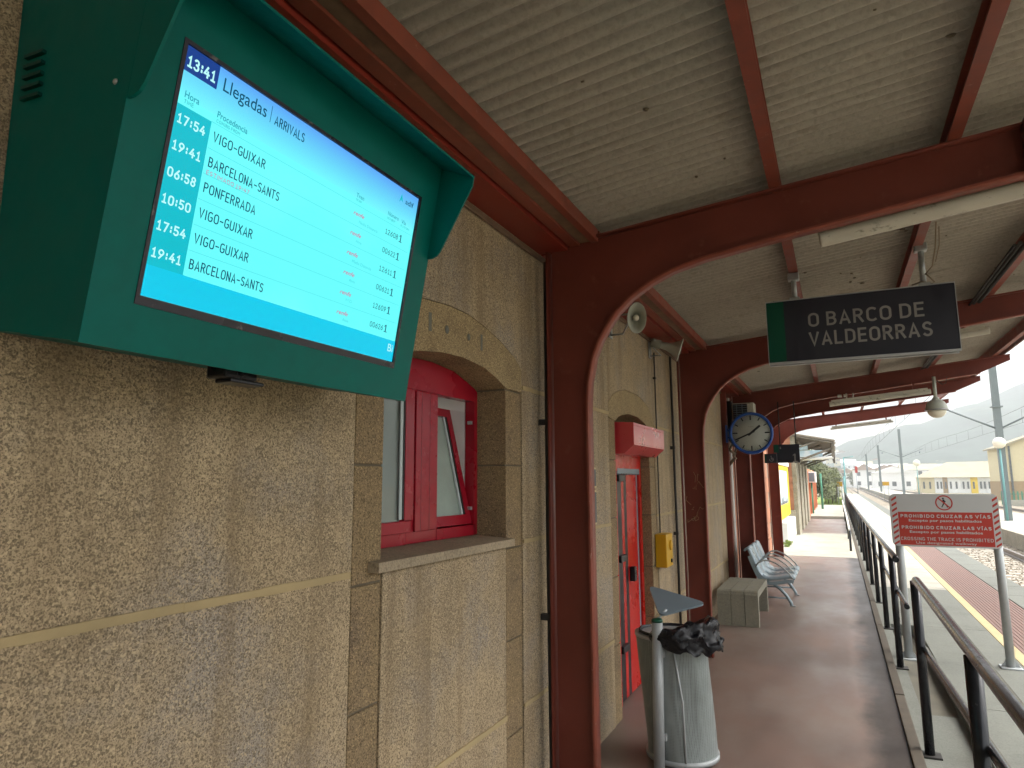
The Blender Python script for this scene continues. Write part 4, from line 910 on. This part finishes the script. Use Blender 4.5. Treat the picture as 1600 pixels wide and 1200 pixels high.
# bag: crumpled film inside the basket, folded over the rim on the right
from mathutils import noise as mn
Bg = thing('bin_liner', 'crumpled black bin bag spilling over the rim of the litter bin', 'bin bag', (ct.x, ct.y, ct.z))
m = MB(); nu, nv = 96, 34; g = []
for j in range(nv + 1):
    t = j / nv; row = []
    for i in range(nu):
        a = i * 2 * math.pi / nu
        side = max(0, math.cos(a - R(-25)))           # folds hang lower on the right and front
        side2 = side ** .7
        if t < .4:   # inside going up
            s = t / .4; r = rb * (.86 - .03 * math.sin(s * 3)); z = -.16 + s * .17
        elif t < .6:
            s = (t - .4) / .2; r = rb * (.86 + .18 * s * min(1, .25 + side2 * 3)) + side2 * .055 * s; z = .01 + .06 * math.sin(s * math.pi * .9) * (.2 + side2) + side2 * .05 * s
        else:
            s = (t - .6) / .4; r = rb * (.905 + .135 * min(1, side2 * 4)) + side2 * (.055 + .02 * math.sin(s * math.pi)) + .004; z = .02 + side2 * .055 - s * (.012 + .13 * side2)
        p = ct + Vector((math.cos(a) * r, math.sin(a) * r, z))
        amp = (.004 + .034 * side2) * (.4 + t)
        n1 = mn.noise(p * 13 + Vector((3, 1, 7))) ; n2 = abs(mn.noise(p * 26)); n3 = mn.noise(p * 55)
        rad = Vector((math.cos(a), math.sin(a), 0))
        p += rad * (n1 * amp * 1.0 + n2 * amp * .7) + Z3 * (mn.noise(p * 16 + Vector((9, 9, 1))) * amp * 1.1) + rad * n3 * amp * .25
        row.append(m.bm.verts.new(p))
    g.append(row)
for j in range(nv):
    for i in range(nu): m.bm.faces.new((g[j][i], g[j][(i + 1) % nu], g[j + 1][(i + 1) % nu], g[j + 1][i])).smooth = True
m.bm.faces.new(g[0])
obj('film', m, 'bag', Bg)
obj('blue_edge', MB().lathe([(rb * .955, -.10), (rb * .965, .004), (rb * .93, .006), (rb * .92, -.10)], ct, (0, 0, 1), 56), 'bluebag', Bg)

# ================================================================== CONCRETE BENCH
Cb = thing('concrete_bench', 'low U shaped concrete bench against the wall before the metal bench', 'bench', (-1.1, 8.65, 0))
for i in range(3):
    x0 = -1.318 + i * .1475; x1 = x0 + .143
    y0, y1, h, t, r = 8.10, 9.20, .385, .075, .045
    out = [(y0, 0), (y0, h - r), (y0 + r * .3, h - r * .3), (y0 + r, h), (y1 - r, h), (y1 - r * .3, h - r * .3), (y1, h - r), (y1, 0), (y1 - t, 0), (y1 - t, h - t - .04), (y1 - t - .04, h - t), (y0 + t + .04, h - t), (y0 + t, h - t - .04), (y0 + t, 0)]
    obj('slab', MB().prism(out, 'x', x0, x1), 'benchconc', Cb)

# ================================================================== METAL BENCH
Mb = thing('metal_bench', 'blue grey perforated metal bench with curved armrests against the wall', 'bench', (-.9, 10.1, 0))
prof = [(-1.170, .700), (-1.150, .727), (-1.125, .735), (-1.100, .715), (-1.080, .67), (-1.055, .60), (-1.025, .52), (-.995, .445), (-.965, .395), (-.92, .362), (-.86, .352), (-.78, .362), (-.68, .382), (-.61, .390), (-.578, .380), (-.568, .358)]
for i in range(3):
    y0 = 9.42 + i * .43
    obj('seat_shell', MB().ribbon(prof, y0, y0 + .426, -.022), 'benchgrey', Mb)
for y in (9.40, 9.845, 10.275, 10.70):
    obj('armrest', MB().tube([(-1.03, y, .50), (-1.0, y, .545), (-.93, y, .585), (-.86, y, .585), (-.78, y, .555), (-.70, y, .50), (-.63, y, .43), (-.59, y, .37)], .010, 10), 'greymetal', Mb)
for y in (9.60, 10.55):
    lg = obj('leg', MB().tube([(-1.0, y, .32), (-.93, y, .30), (-.84, y, .27), (-.76, y, .21), (-.69, y, .13), (-.645, y, .05), (-.63, y, .0)], .020, 10).tube([(-1.06, y, 0), (-1.02, y, .15), (-1.0, y, .33)], .018, 10), 'benchgrey', Mb)
    obj('foot', MB().box(-.66, -.59, y - .02, y + .02, 0, .012), 'alu', lg)
    obj('stretcher', MB().tube([(-1.03, y, .10), (-.68, y, .10)], .010, 8), 'benchgrey', lg)
obj('side_frame', MB().ribbon([(p[0], p[1] - .03) for p in prof[4:-1]], 9.415, 9.425, -.045), 'benchgrey', Mb)
obj('side_frame', MB().ribbon([(p[0], p[1] - .03) for p in prof[4:-1]], 10.69, 10.70, -.045), 'benchgrey', Mb)

# ================================================================== HANDRAILS
RX = .385
def handrail(label, top, mid, posts, name='handrail', group='black handrails along the kerb'):
    t = thing(name, label, 'handrail', (RX, posts[0][0], 0), group)
    obj('top_rail', MB().tube(top, .024, 14), 'blackrail', t)
    obj('middle_rail', MB().tube(mid, .019, 12), 'blackrail', t)
    for y, h in posts:
        p = obj('post', MB().tube([(RX, y, -.02), (RX, y, h)], .027, 14), 'blackrail', t)
        obj('base_plate', MB().box(RX - .045, RX + .06, y - .05, y + .05, -.02, -.008, .003), 'cable', p)
handrail('black handrail nearest the camera, its end facing the ramp gap', [(RX, 4.84, .985), (RX, 4.80, 1.0), (RX, 1.0, 1.0), (RX, -3, 1.0)],
         [(RX + .02, 4.86, .595), (RX + .02, 4.6, .60), (RX + .03, 2.6, .70), (RX + .03, -3, .80)], [(4.90, .985), (2.93, .985), (.95, .985), (-1.0, .985)])
handrail('long black handrail running away behind the red prohibition sign', [(RX, 6.42, .955), (RX, 6.46, .965), (RX, 12, .90), (RX, 18, .86), (RX, 28, .80), (RX, 52, .76)],
         [(RX + .03, 6.12, .635), (RX + .03, 6.16, .64), (RX + .02, 12, .60), (RX + .02, 28, .52), (RX + .02, 52, .5)],
         [(6.98 + i * 1.75, .955 - min(.15, i * .012)) for i in range(26)])
L_ = thing('low_rail', 'low pale rail on the walkway side where the canopy ends', 'rail', (.16, 17.5, 0))
obj('top_rail', MB().tube([(.17, 17.5, .47), (.17, 21, .52), (.15, 38, .60)], .022, 8), 'white', L_)
for y in (17.5, 21, 25, 30, 36): obj('post', MB().tube([(.17, y, -.0), (.17, y, .46)], .025, 8), 'blackrail', L_)

# ================================================================== PROHIBITION SIGN
Q = thing('prohibition_sign', 'red and white trilingual track crossing prohibition sign on two grey posts', 'sign', (.87, 7.45, -.04))
qy = 7.40
def rrect(x0, x1, z0, z1, r, n=5):
    pts = []
    for cx_, cz_, a0 in ((x1 - r, z1 - r, 0), (x0 + r, z1 - r, 90), (x0 + r, z0 + r, 180), (x1 - r, z0 + r, 270)):
        for i in range(n + 1): a = R(a0 + 90 * i / n); pts.append((cx_ + r * math.cos(a), cz_ + r * math.sin(a)))
    return pts
obj('panel', MB().prism(rrect(.434, 1.288, .985, 1.466, .045), 'y', qy, qy + .012), 'signwhite', Q)
obj('panel_edge', MB().prism(rrect(.432, 1.290, .983, 1.468, .046), 'y', qy + .0121, qy + .03), 'alu', Q)
obj('red_field', MB().box(.494, 1.232, qy - .001, qy, 1.000, 1.302), 'signred', Q)
QO = Vector((0, qy, 0))
for s, x0, x1, z, h in (('PROHIBIDO CRUZAR AS V\u00cdAS', .514, 1.217, 1.250, .030), ('Excepto por pasos habilitados', .578, 1.148, 1.214, .022),
                        ('PROHIBIDO CRUZAR LAS V\u00cdAS', .516, 1.216, 1.146, .030), ('Excepto por pasos habilitados', .578, 1.148, 1.110, .022),
                        ('CROSSING THE TRACK IS PROHIBITED', .502, 1.222, 1.042, .030), ('Use designated walkway', .622, 1.095, 1.012, .021)):
    if s.isupper(): stroke(s, (x0, z, x1, z + h), QO, X3, Z3, NN, 'signwhite', Q, .22 if s[0] == 'P' else .15, th=.0022); continue
    text(s, (x0, z, x1, z + h), QO, X3, Z3, NN, 'signwhite', Q, .02 if s[0] in 'PE' and 'CROSS' not in s else .006, th=.0022)
for xa_, xb_ in ((.447, .490), (1.240, 1.281)):
    for i in range(9):
        z = .990 + i * .051
        zz = [(xa_, z), (xb_, z + .030), (xb_, z + .052), (xa_, z + .022)]
        zz = [(a, min(1.455, max(.995, b))) for a, b in zz]
        obj('stripe', MB().prism(zz, 'y', qy - .001, qy), 'signred', Q)
m = MB(); px_, pz_ = .8715, 1.387
for i in range(40):
    a0, a1 = R(i * 9), R(i * 9 + 9)
    m.prism([(px_ + math.cos(a) * r, pz_ + math.sin(a) * r) for a, r in ((a0, .058), (a1, .058), (a1, .069), (a0, .069))], 'y', qy - .0015, qy)
d45 = .7071
m.prism([(px_ - d45 * .060 - .004, pz_ + d45 * .060 - .004), (px_ - d45 * .060 + .004, pz_ + d45 * .060 + .004), (px_ + d45 * .060 + .004, pz_ - d45 * .060 + .004), (px_ + d45 * .060 - .004, pz_ - d45 * .060 - .004)], 'y', qy - .0026, qy - .0016)
obj('prohibition_ring', m, 'signred', Q)
m = MB().lathe([(.008, 0), (.0001, .001)], (px_ - .004, qy, pz_ + .040), (0, -1, 0), 12)
for p, qq, w_ in (((-.002, .03), (.002, -.002), .008), ((.002, 0), (.020, -.024), .005), ((.020, -.024), (.026, -.042), .004), ((0, 0), (-.010, -.022), .005), ((-.010, -.022), (-.020, -.04), .004), ((-.002, .026), (-.016, .008), .0035), ((-.002, .026), (.014, .010), .0035)):
    a = Vector(p); b2 = Vector(qq); dd = (b2 - a).normalized(); pp = Vector((-dd.y, dd.x)) * w_
    m.prism([(px_ + c.x, pz_ + c.y) for c in (a + pp, a - pp, b2 - pp, b2 + pp)], 'y', qy - .0014, qy)
obj('walking_figure', m, 'black', Q)
for x in (.488, 1.262):
    p = obj('post', MB().tube([(x, qy + .065, -.04), (x, qy + .065, 1.44)], .035, 20), 'greymetal', Q)
    obj('base_plate', MB().box(x - .08, x + .08, qy - .01, qy + .14, -.04, -.028, .003), 'greymetal', p)
    for dx, dy in ((-.06, 0), (.06, 0)):
        obj('gusset', MB().prism([(x + dx * .55, .03), (x + dx * .55, -.027), (x + dx * 1.2, -.027)], 'y', qy + .06, qy + .07), 'greymetal', p)

# ================================================================== BEYOND THE CANOPY
An = thing('brick_annex', 'tan tiled annex wall behind the far red columns', 'building', (-1.7, 13, 0))
obj('wall', MB().box(-1.9, WX - .012, 9.87, 16.6, 0, 3.9), 'brickgap', An)
b0 = None
for j in range(9):
    for i in range(8):
        yy = 9.9 + i * .84 - (.42 if j % 2 else 0)
        y0_, y1_ = max(9.88, yy), min(16.6, yy + .825)
        if y1_ - y0_ < .2: continue
        obj('tile', MB().box(WX - .011, WX, y0_, y1_, .02 + j * .33, .02 + j * .33 + .318), 'brick', An)
o = obj('downpipe', MB().tube([(-1.375, 10.22, 0), (-1.375, 10.22, 2.8)], .022, 10), 'white'); tag(o, 'pale downpipe on the tiled wall beside the third column', 'downpipe')
# poster board
Pb = thing('poster_board', 'yellow poster board with pale blue poster beyond the last column', 'poster board', (-1.35, 19.5, .5))
obj('board', MB().box(-1.40, -1.31, 17.6, 21.8, .62, 1.98, .01), 'posteryellow', Pb)
obj('poster', MB().box(-1.311, -1.302, 18.2, 20.9, .98, 1.86), 'posterblue', Pb)
mm = MB(); random.seed(4)
yy = 18.3
while yy < 20.7:
    w_ = random.uniform(.06, .22); mm.box(-1.302, -1.3, yy, yy + w_, .985, .985 + random.uniform(.04, .22)); yy += w_ + random.uniform(0, .1)
obj('skyline_print', mm, 'slate', Pb)
obj('header', MB().box(-1.42, -1.29, 17.5, 22.0, 2.0, 2.12, .01), 'white', Pb)
obj('plinth', MB().box(-1.5, -1.20, 18.6, 22.0, 0, .55, .03), 'white', Pb)
random.seed(5)
def leaves(c, rad, n, s, seed=0, mat='leaf', flat=False):
    rnd = random.Random(seed); m = MB()
    lumps = [Vector((rnd.gauss(0, .5), rnd.gauss(0, .5), rnd.gauss(0, .45))) for _ in range(14)]
    for i in range(n):
        l = rnd.choice(lumps); d = Vector((rnd.gauss(0, 1), rnd.gauss(0, 1), rnd.gauss(0, 1))).normalized() * rnd.uniform(.2, .55)
        p = l * .75 + d
        if p.length > 1.25: continue
        p = Vector((c[0] + p.x * rad[0], c[1] + p.y * rad[1], c[2] + p.z * rad[2]))
        a = Vector((rnd.gauss(0, 1), rnd.gauss(0, 1), rnd.gauss(0, 1))).normalized(); b = a.orthogonal().normalized()
        L = s * rnd.uniform(.6, 1.4); w_ = L * .45
        vs = [m.bm.verts.new(q) for q in (p - a * L, p + b * w_, p + a * L, p - b * w_)]; m.bm.faces.new(vs)
    return m
o = thing('weed', 'small bright green weed at the foot of the white plinth', 'plant', (-1.2, 18, 0)); obj('leaves', leaves((-1.2, 18.1, .09), (.1, .2, .1), 260, .03, 3, 'grass'), 'grass', o)
# pilastered building
Pb2 = thing('pilaster_building', 'small station outbuilding with stone pilasters and orange brick end wall', 'building', (-1.6, 25, 0))
obj('brick_wall', MB().box(-3.6, -1.22, 22.1, 31.0, .72, 3.0), 'brick', Pb2)
bm_ = 0
for j in range(11):
    for i in range(5):
        xx = -3.6 + i * .48 + (.24 if j % 2 else 0)
        obj('brick', MB().box(xx, min(-1.225, xx + .47), 22.075, 22.1, .74 + j * .2, .74 + j * .2 + .19), 'brick', Pb2)
obj('stone_base', MB().box(-3.65, -1.19, 22.0, 31.05, 0, .72, .01), 'far_granite', Pb2)
for y in (22.1, 24.4, 26.7, 29.2): obj('pilaster', MB().box(-1.26, -1.10, y, y + 1.35, 0, 3.0, .01), 'far_granite', Pb2)
for y in (23.5, 25.8, 28.3): obj('window', MB().box(-1.23, -1.20, y + .05, y + .8, 1.1, 2.4), 'slate', Pb2)
# shelter roof with weathered tiles
Sh = thing('tiled_awning', 'weathered tiled awning with timber braces projecting over the walkway', 'awning', (-1.2, 26, 2.2))
m = MB()
for i in range(24):
    y0 = 22.0 + i * .36; x = -1.15
    obj('tile', MB().prism([(-1.75, 3.10), (-1.75, 3.145), (-.02 + random.uniform(-.03, .05), 2.77 + random.uniform(-.01, .02)), (-.02, 2.735)], 'y', y0, y0 + .33), 'tile', Sh)
obj('boarding', MB().prism([(-1.7, 3.05), (-1.7, 3.08), (-.04, 2.715), (-.04, 2.68)], 'y', 22.0, 30.6), 'wood', Sh)
obj('fascia', MB().box(-.06, -.02, 22.0, 30.6, 2.52, 2.715), 'wood', Sh)
for y in (22.1, 24.9, 27.7, 30.3):
    obj('brace', MB().tube([(-1.12, y, 2.15), (-.06, y, 2.55)], .035, 6).tube([(-1.12, y, 2.55), (-.4, y, 2.78)], .03, 6).box(-.10, -.03, y - .04, y + .04, 2.28, 2.7), 'wood', Sh)
obj('lamp_tube', MB().tube([(-1.1, 22.2, 2.22), (-.06, 22.2, 2.27)], .045, 8), 'white', Sh)
obj('polycarbonate', MB().box(-1.08, -.35, 22.3, 22.33, 2.3, 2.5).box(-1.08, -.75, 22.3, 22.33, 2.52, 2.66), 'posterblue', Sh)
# orange wall
Ow = thing('orange_wall', 'orange brick boundary wall with rounded coping beyond the outbuilding', 'wall', (-1.2, 37, 0))
obj('panel', MB().box(-1.55, -1.22, 31.1, 44, 0, 1.95), 'orange', Ow)
for i in range(6): obj('pier', MB().box(-1.25, -1.12, 31.4 + i * 2.2, 31.9 + i * 2.2, 0, 2.02, .01), 'orange', Ow)
obj('coping', MB().tube([(-1.36, 31.1, 2.0), (-1.36, 44, 2.0)], .17, 10), 'orange', Ow)
o = thing('air_conditioner', 'white air conditioner hung high on the orange wall', 'air conditioner', (-1.1, 33.5, 1.6))
obj('case', MB().box(-1.25, -.86, 33.2, 34.1, 1.50, 1.98, .02), 'white', o); obj('grille', MB().box(-1.18, -.93, 33.19, 33.2, 1.55, 1.93), 'lid', o)
for i, (x, y, h) in enumerate(((-1.10, 34.0, 1.5), (-.80, 39.5, 1.95))):
    o = obj('green_post', MB().tube([(x, y, 0.1), (x, y, h)], .055, 8), 'fence'); tag(o, ['green post under the far air conditioner', 'taller green post at the end of the orange wall'][i], 'post')
o = thing('bush', 'tall shaggy green bush at the end of the walkway', 'bush', (-.6, 47, 0))
obj('foliage', leaves((-.65, 48, 1.35), (.75, 2.2, 1.25), 9000, .085, 21), 'leaf', o)
obj('foliage', leaves((-1.7, 50, 1.7), (.9, 2.6, 1.6), 6000, .1, 22), 'leaf', o)
for i in range(4): obj('stem', MB().tube([(-.8 + i * .2, 47.5 + i * .3, 0), (-.8 + i * .25, 47.8, 1.3)], .03, 6), 'bark', o)
o = obj('grass_strip', MB().box(-3, .25, 46.02, 70, -.2, .02), 'grass'); o['kind'] = 'structure'
gm = MB()
for i in range(5000):
    x, y = random.uniform(-.9, .24), random.uniform(46.1, 60); h = random.uniform(.06, .2); a = random.uniform(0, 3)
    p = Vector((x, y, .02)); d = Vector((math.cos(a), math.sin(a), 0)) * .02
    gm.bm.faces.new([gm.bm.verts.new(q_) for q_ in (p - d, p + d, p + Vector((random.uniform(-.05, .05), 0, h)))])
o = obj('grass_blades', gm, 'grass', kind='stuff'); tag(o, 'bright grass patch in front of the bush', 'grass')

# street lamps with globes
def lamp(x, y, h, label, r=.2):
    t = thing('globe_lamp', label, 'street lamp', (x, y, -.31), 'turquoise posts with globe lamps')
    obj('post', MB().tube([(x, y, -.31), (x, y, h - r)], .055, 10, .04), 'cyan', t)
    obj('globe', MB().sphere((x, y, h), r), 'globe', t)
lamp(7.0, 38.6, 3.30, 'globe lamp on turquoise post in front of the yellow warehouse', .27)
lamp(8.3, 90, 3.5, 'distant globe lamp in front of the low tan roofed houses', .36)
for (x, y, h, lb) in ((.55, 60, 3.4, 'pale turquoise lamp post beside the bush'), (.40, 52, 1.85, 'short turquoise post left of the yellow board')):
    o = obj('lamp_post', MB().tube([(x, y, -.1), (x, y, h)], .05, 8).tube([(x, y, h - .02), (x + .7, y, h + .05)], .03, 8) if h > 2 else MB().tube([(x, y, -.1), (x, y, h)], .05, 8), 'cyan'); tag(o, lb, 'lamp post')
for (x, y, z, s, lb) in ((.10, 48, 1.35, .33, 'small yellow board beside the bush'), (3.7, 66, 1.35, .5, 'small yellow board beyond the tracks')):
    t = thing('yellow_board', lb, 'sign', (x, y, 0)); obj('board', MB().box(x - s / 2, x + s / 2, y, y + .03, z - s * .45, z + s * .45 * (1 if s < .4 else .4), .01), 'yellow', t)
    obj('post', MB().tube([(x - s * .35, y + .04, -.1), (x - s * .35, y + .04, z)], .03, 6).tube([(x + s * .35, y + .04, -.1), (x + s * .35, y + .04, z)], .03, 6), 'galv', t)

# catenary masts
def mast(x, y, h, label, lean=0, w_=.11, arm=True):
    t = thing('catenary_mast', label, 'mast', (x, y, -.31), 'grey catenary masts along the tracks')
    obj('pole', MB().prism([(x - w_, y - w_), (x + w_, y - w_), (x + w_, y + w_), (x - w_, y + w_)], 'z', -.31, h), 'mast', t)
    if arm:
        for s in (-1, 1):
            obj('bracket_arm', MB().tube([(x, y, 3.95 if y < 60 else 4.6), (x + s * 2.6, y, 5.3 if y < 60 else 5.7)], .045, 6), 'mast', t)
            obj('insulator', MB().lathe([(.05, 0), (.07, .06), (.05, .12), (.07, .18), (.05, .24)], (x + s * 2.2, y, 5.05 if y < 60 else 5.35), (0, 0, -1), 10), 'lid', t)
        obj('collar', MB().box(x - w_ * 1.6, x + w_ * 1.6, y - w_ * 1.5, y + w_ * 1.5, 5.0, 5.06), 'mast', t)
mast(7.1, 38.9, 8.6, 'nearest thick grey catenary mast right of the canopy edge', 0, .14)
mast(7.95, 105, 8.4, 'second catenary mast standing behind the prohibition sign', 0, .15)
mast(6.3, 125, 7.2, 'slimmer third catenary mast left of the white house', 0, .15, False)
mast(5.4, 150, 6.6, 'most distant thin catenary mast near the red signal', 0, .15, False)
for i, (dx, z0, z1) in enumerate(((-3.0, 5.4, 5.4), (-3.0, 6.6, 6.6), (4.5, 5.4, 5.4), (4.5, 6.6, 6.6))):
    pts = [(7.1 + dx, yy, z0 - (.35 * math.sin((yy - 39) / 66 * math.pi) ** 2 if z0 > 6 else 0)) for yy in range(-20, 240, 6)]
    m = MB().tube(pts, .010, 5)
    if z0 > 6:
        for yy in range(42, 140, 7): m.tube([(7.1 + dx, yy, 5.4), (7.1 + dx, yy, 6.5 - .3 * math.sin((yy - 39) / 66 * math.pi) ** 2)], .007, 4)
    o = obj('overhead_wire', m, 'cable'); tag(o, ['contact wire over the near track', 'sagging carrier wire with droppers over the near track', 'contact wire over the far track', 'sagging carrier wire with droppers over the far track'][i], 'wire')
o = thing('signal', 'red railway signal post far down the line', 'signal', (2.2, 95, 0)); obj('post', MB().tube([(2.2, 95, -.8), (2.2, 95, 2.5)], .06, 6), 'galv', o); obj('head', MB().box(2.05, 2.35, 94.8, 95, 2.5, 3.3), 'signred', o)

# far buildings
def house(x, y, wx, wy, h, rh, wall, roof, label, group=None, nwin=3, z0=-.92, rot=None):
    t = thing('house', label, 'house', (x, y, z0), group)
    obj('wall', MB().box(x - wx / 2, x + wx / 2, y, y + wy, z0, z0 + h), wall, t)
    e = .25
    obj('roof', MB().prism([(x - wx / 2 - e, z0 + h), (x + wx / 2 + e, z0 + h), (x, z0 + h + rh)], 'y', y - e, y + wy + e) if rot else
        MB().prism([(y - e, z0 + h), (y + wy + e, z0 + h), (y + wy / 2, z0 + h + rh)], 'x', x - wx / 2 - e, x + wx / 2 + e), roof, t)
    for i in range(nwin):
        wxx = x - wx / 2 + wx * (i + .5) / nwin
        for zz in ([z0 + 1.0] if h < 4.5 else [z0 + 1.0, z0 + 3.8]):
            obj('window', MB().box(wxx - .45, wxx + .45, y - .03, y - .0, zz, zz + 1.1), 'winfar', t)
    return t
Wh = thing('warehouse', 'large cream yellow gabled warehouse with brown base at the right edge', 'building', (24, 100, -.9))
obj('wall', MB().prism([(18.0, 1.35), (18.0, 5.4), (29, 9.6), (40, 5.4), (40, 1.35)], 'y', 100, 107), 'ywall', Wh)
obj('base', MB().box(17.95, 40.05, 99.95, 107, -.92, 1.345), 'bwall', Wh)
obj('roof', MB().prism([(17.6, 5.25), (17.6, 5.45), (29, 9.85), (40.4, 5.45), (40.4, 5.25), (29, 9.62)], 'y', 99.5, 107.5), 'rooftan', Wh)
obj('downpipe', MB().box(18.9, 19.1, 99.8, 99.95, -.9, 5.6), 'winfar', Wh); obj('vent', MB().box(23.2, 24.2, 99.8, 99.98, 5.9, 6.9), 'winfar', Wh)
Fn = thing('green_fence', 'green picket fence below the yellow warehouse', 'fence', (20, 80, -.9))
obj('rails', MB().box(14.2, 40, 80, 80.05, .15, .22).box(14.2, 40, 80, 80.05, -.5, -.43), 'fence', Fn)
s0 = obj('picket', MB().box(14.2, 14.32, 79.95, 80.0, -.9, .45), 'fence', Fn)
for i in range(1, 80):
    c = s0.copy(); col.objects.link(c); c.parent = Fn; c.location = (i * .32, 0, 0)
struct('retaining_wall', MB().box(14.0, 45, 78, 78.4, -.92, -.35), 'conc')
# row of low houses
Rw = thing('row_building', 'long low building with hipped tan roof and cream, white and orange walls', 'building', (20, 150, -.9))
cols_ = ['ywall', 'wwall', 'bwall', 'wwall', 'wwall', 'posteryellow', 'wwall', 'wwall']
xx = 14.3
for i, cm in enumerate(cols_):
    w_ = [2.2, 1.3, .8, 2.0, 1.6, 1.1, 1.3, 2.6][i]
    p = obj('wall', MB().box(xx, xx + w_ - .02, 150 - (i % 2) * .1, 158, -.92, 2.0), cm, Rw)
    for k2 in range(2 if w_ > 1.2 else 1):
        obj('window', MB().box(xx + .3 + k2 * w_ * .45, xx + .3 + k2 * w_ * .45 + .28, 149.8, 149.899, -.1, 1.2), 'winfar', p)
    xx += w_
m = MB(); v = [m.bm.verts.new(p) for p in ((13.9, 149.3, 2.0), (27.6, 149.3, 2.0), (27.6, 159, 2.0), (13.9, 159, 2.0), (19.2, 154, 4.9), (26.5, 154, 5.0))]
for f in ((0, 1, 5, 4), (1, 2, 5), (2, 3, 4, 5), (3, 0, 4), (0, 3, 2, 1)): m.bm.faces.new([v[i] for i in f])
obj('roof', m, 'rooftan', Rw)
house(12.5, 190, 9, 10, 4.2, 1.6, 'wwall', 'wwall', 'white gabled house left of the tan roofed row', nwin=3, rot=1)
house(20.5, 215, 9, 10, 5.2, 1.7, 'wwall', 'rooftan', 'white house rising behind the left end of the tan roofed row', nwin=3)
house(7.4, 230, 6, 9, 5.5, 1.8, 'wwall', 'roofred', 'white house with grey red roof beside the third mast', nwin=2, rot=1)
house(3.2, 260, 5, 9, 5.0, 1.6, 'wwall', 'roofred', 'narrow white house at the end of the tracks', nwin=2, rot=1)
rnd = random.Random(8); protos = []
for k2, (wl, rf) in enumerate((('wwall', 'roofred'), ('wwall', 'rooftan'), ('ywall', 'roofred'), ('wwall', 'wwall'))):
    protos.append(house(30 + k2 * 12, 330, 9, 9, 5.8, 2.0, wl, rf, ['white house with reddish roof facing its gable end in the distant town', 'white house with tan roof in the distant town', 'cream house with reddish roof in the distant town', 'all white house with white roof in the distant town'][k2], ['white gabled houses of the distant town', 'tan roofed houses of the distant town', 'cream houses of the distant town', 'all white houses of the distant town'][k2], 3, -.92, k2 % 2 == 0))
for i in range(150):
    y = rnd.uniform(270, 640); x = y * rnd.uniform(-.03, .34) + 2
    z = -.92 + max(0, (y - 430) * .10) + rnd.uniform(0, 1)
    dup(rnd.choice(protos), (x, y, z))
# distant trees
for i in range(40):
    y = rnd.uniform(240, 600); x = y * rnd.uniform(-.02, .30) + 2; z = max(0, (y - 430) * .10) - .9
    if i == 0:
        t0 = thing('tree', 'dark rounded tree among the distant town houses', 'tree', (x, y, z), 'dark trees among the distant houses')
        obj('crown', leaves((x, y, z + 3.5), (2.6, 2.6, 2.4), 1500, .38, 31), 'leaf', t0); obj('trunk', MB().tube([(x, y, z), (x, y, z + 3)], .2, 6), 'bark', t0)
    else: dup(t0, (x, y, z))
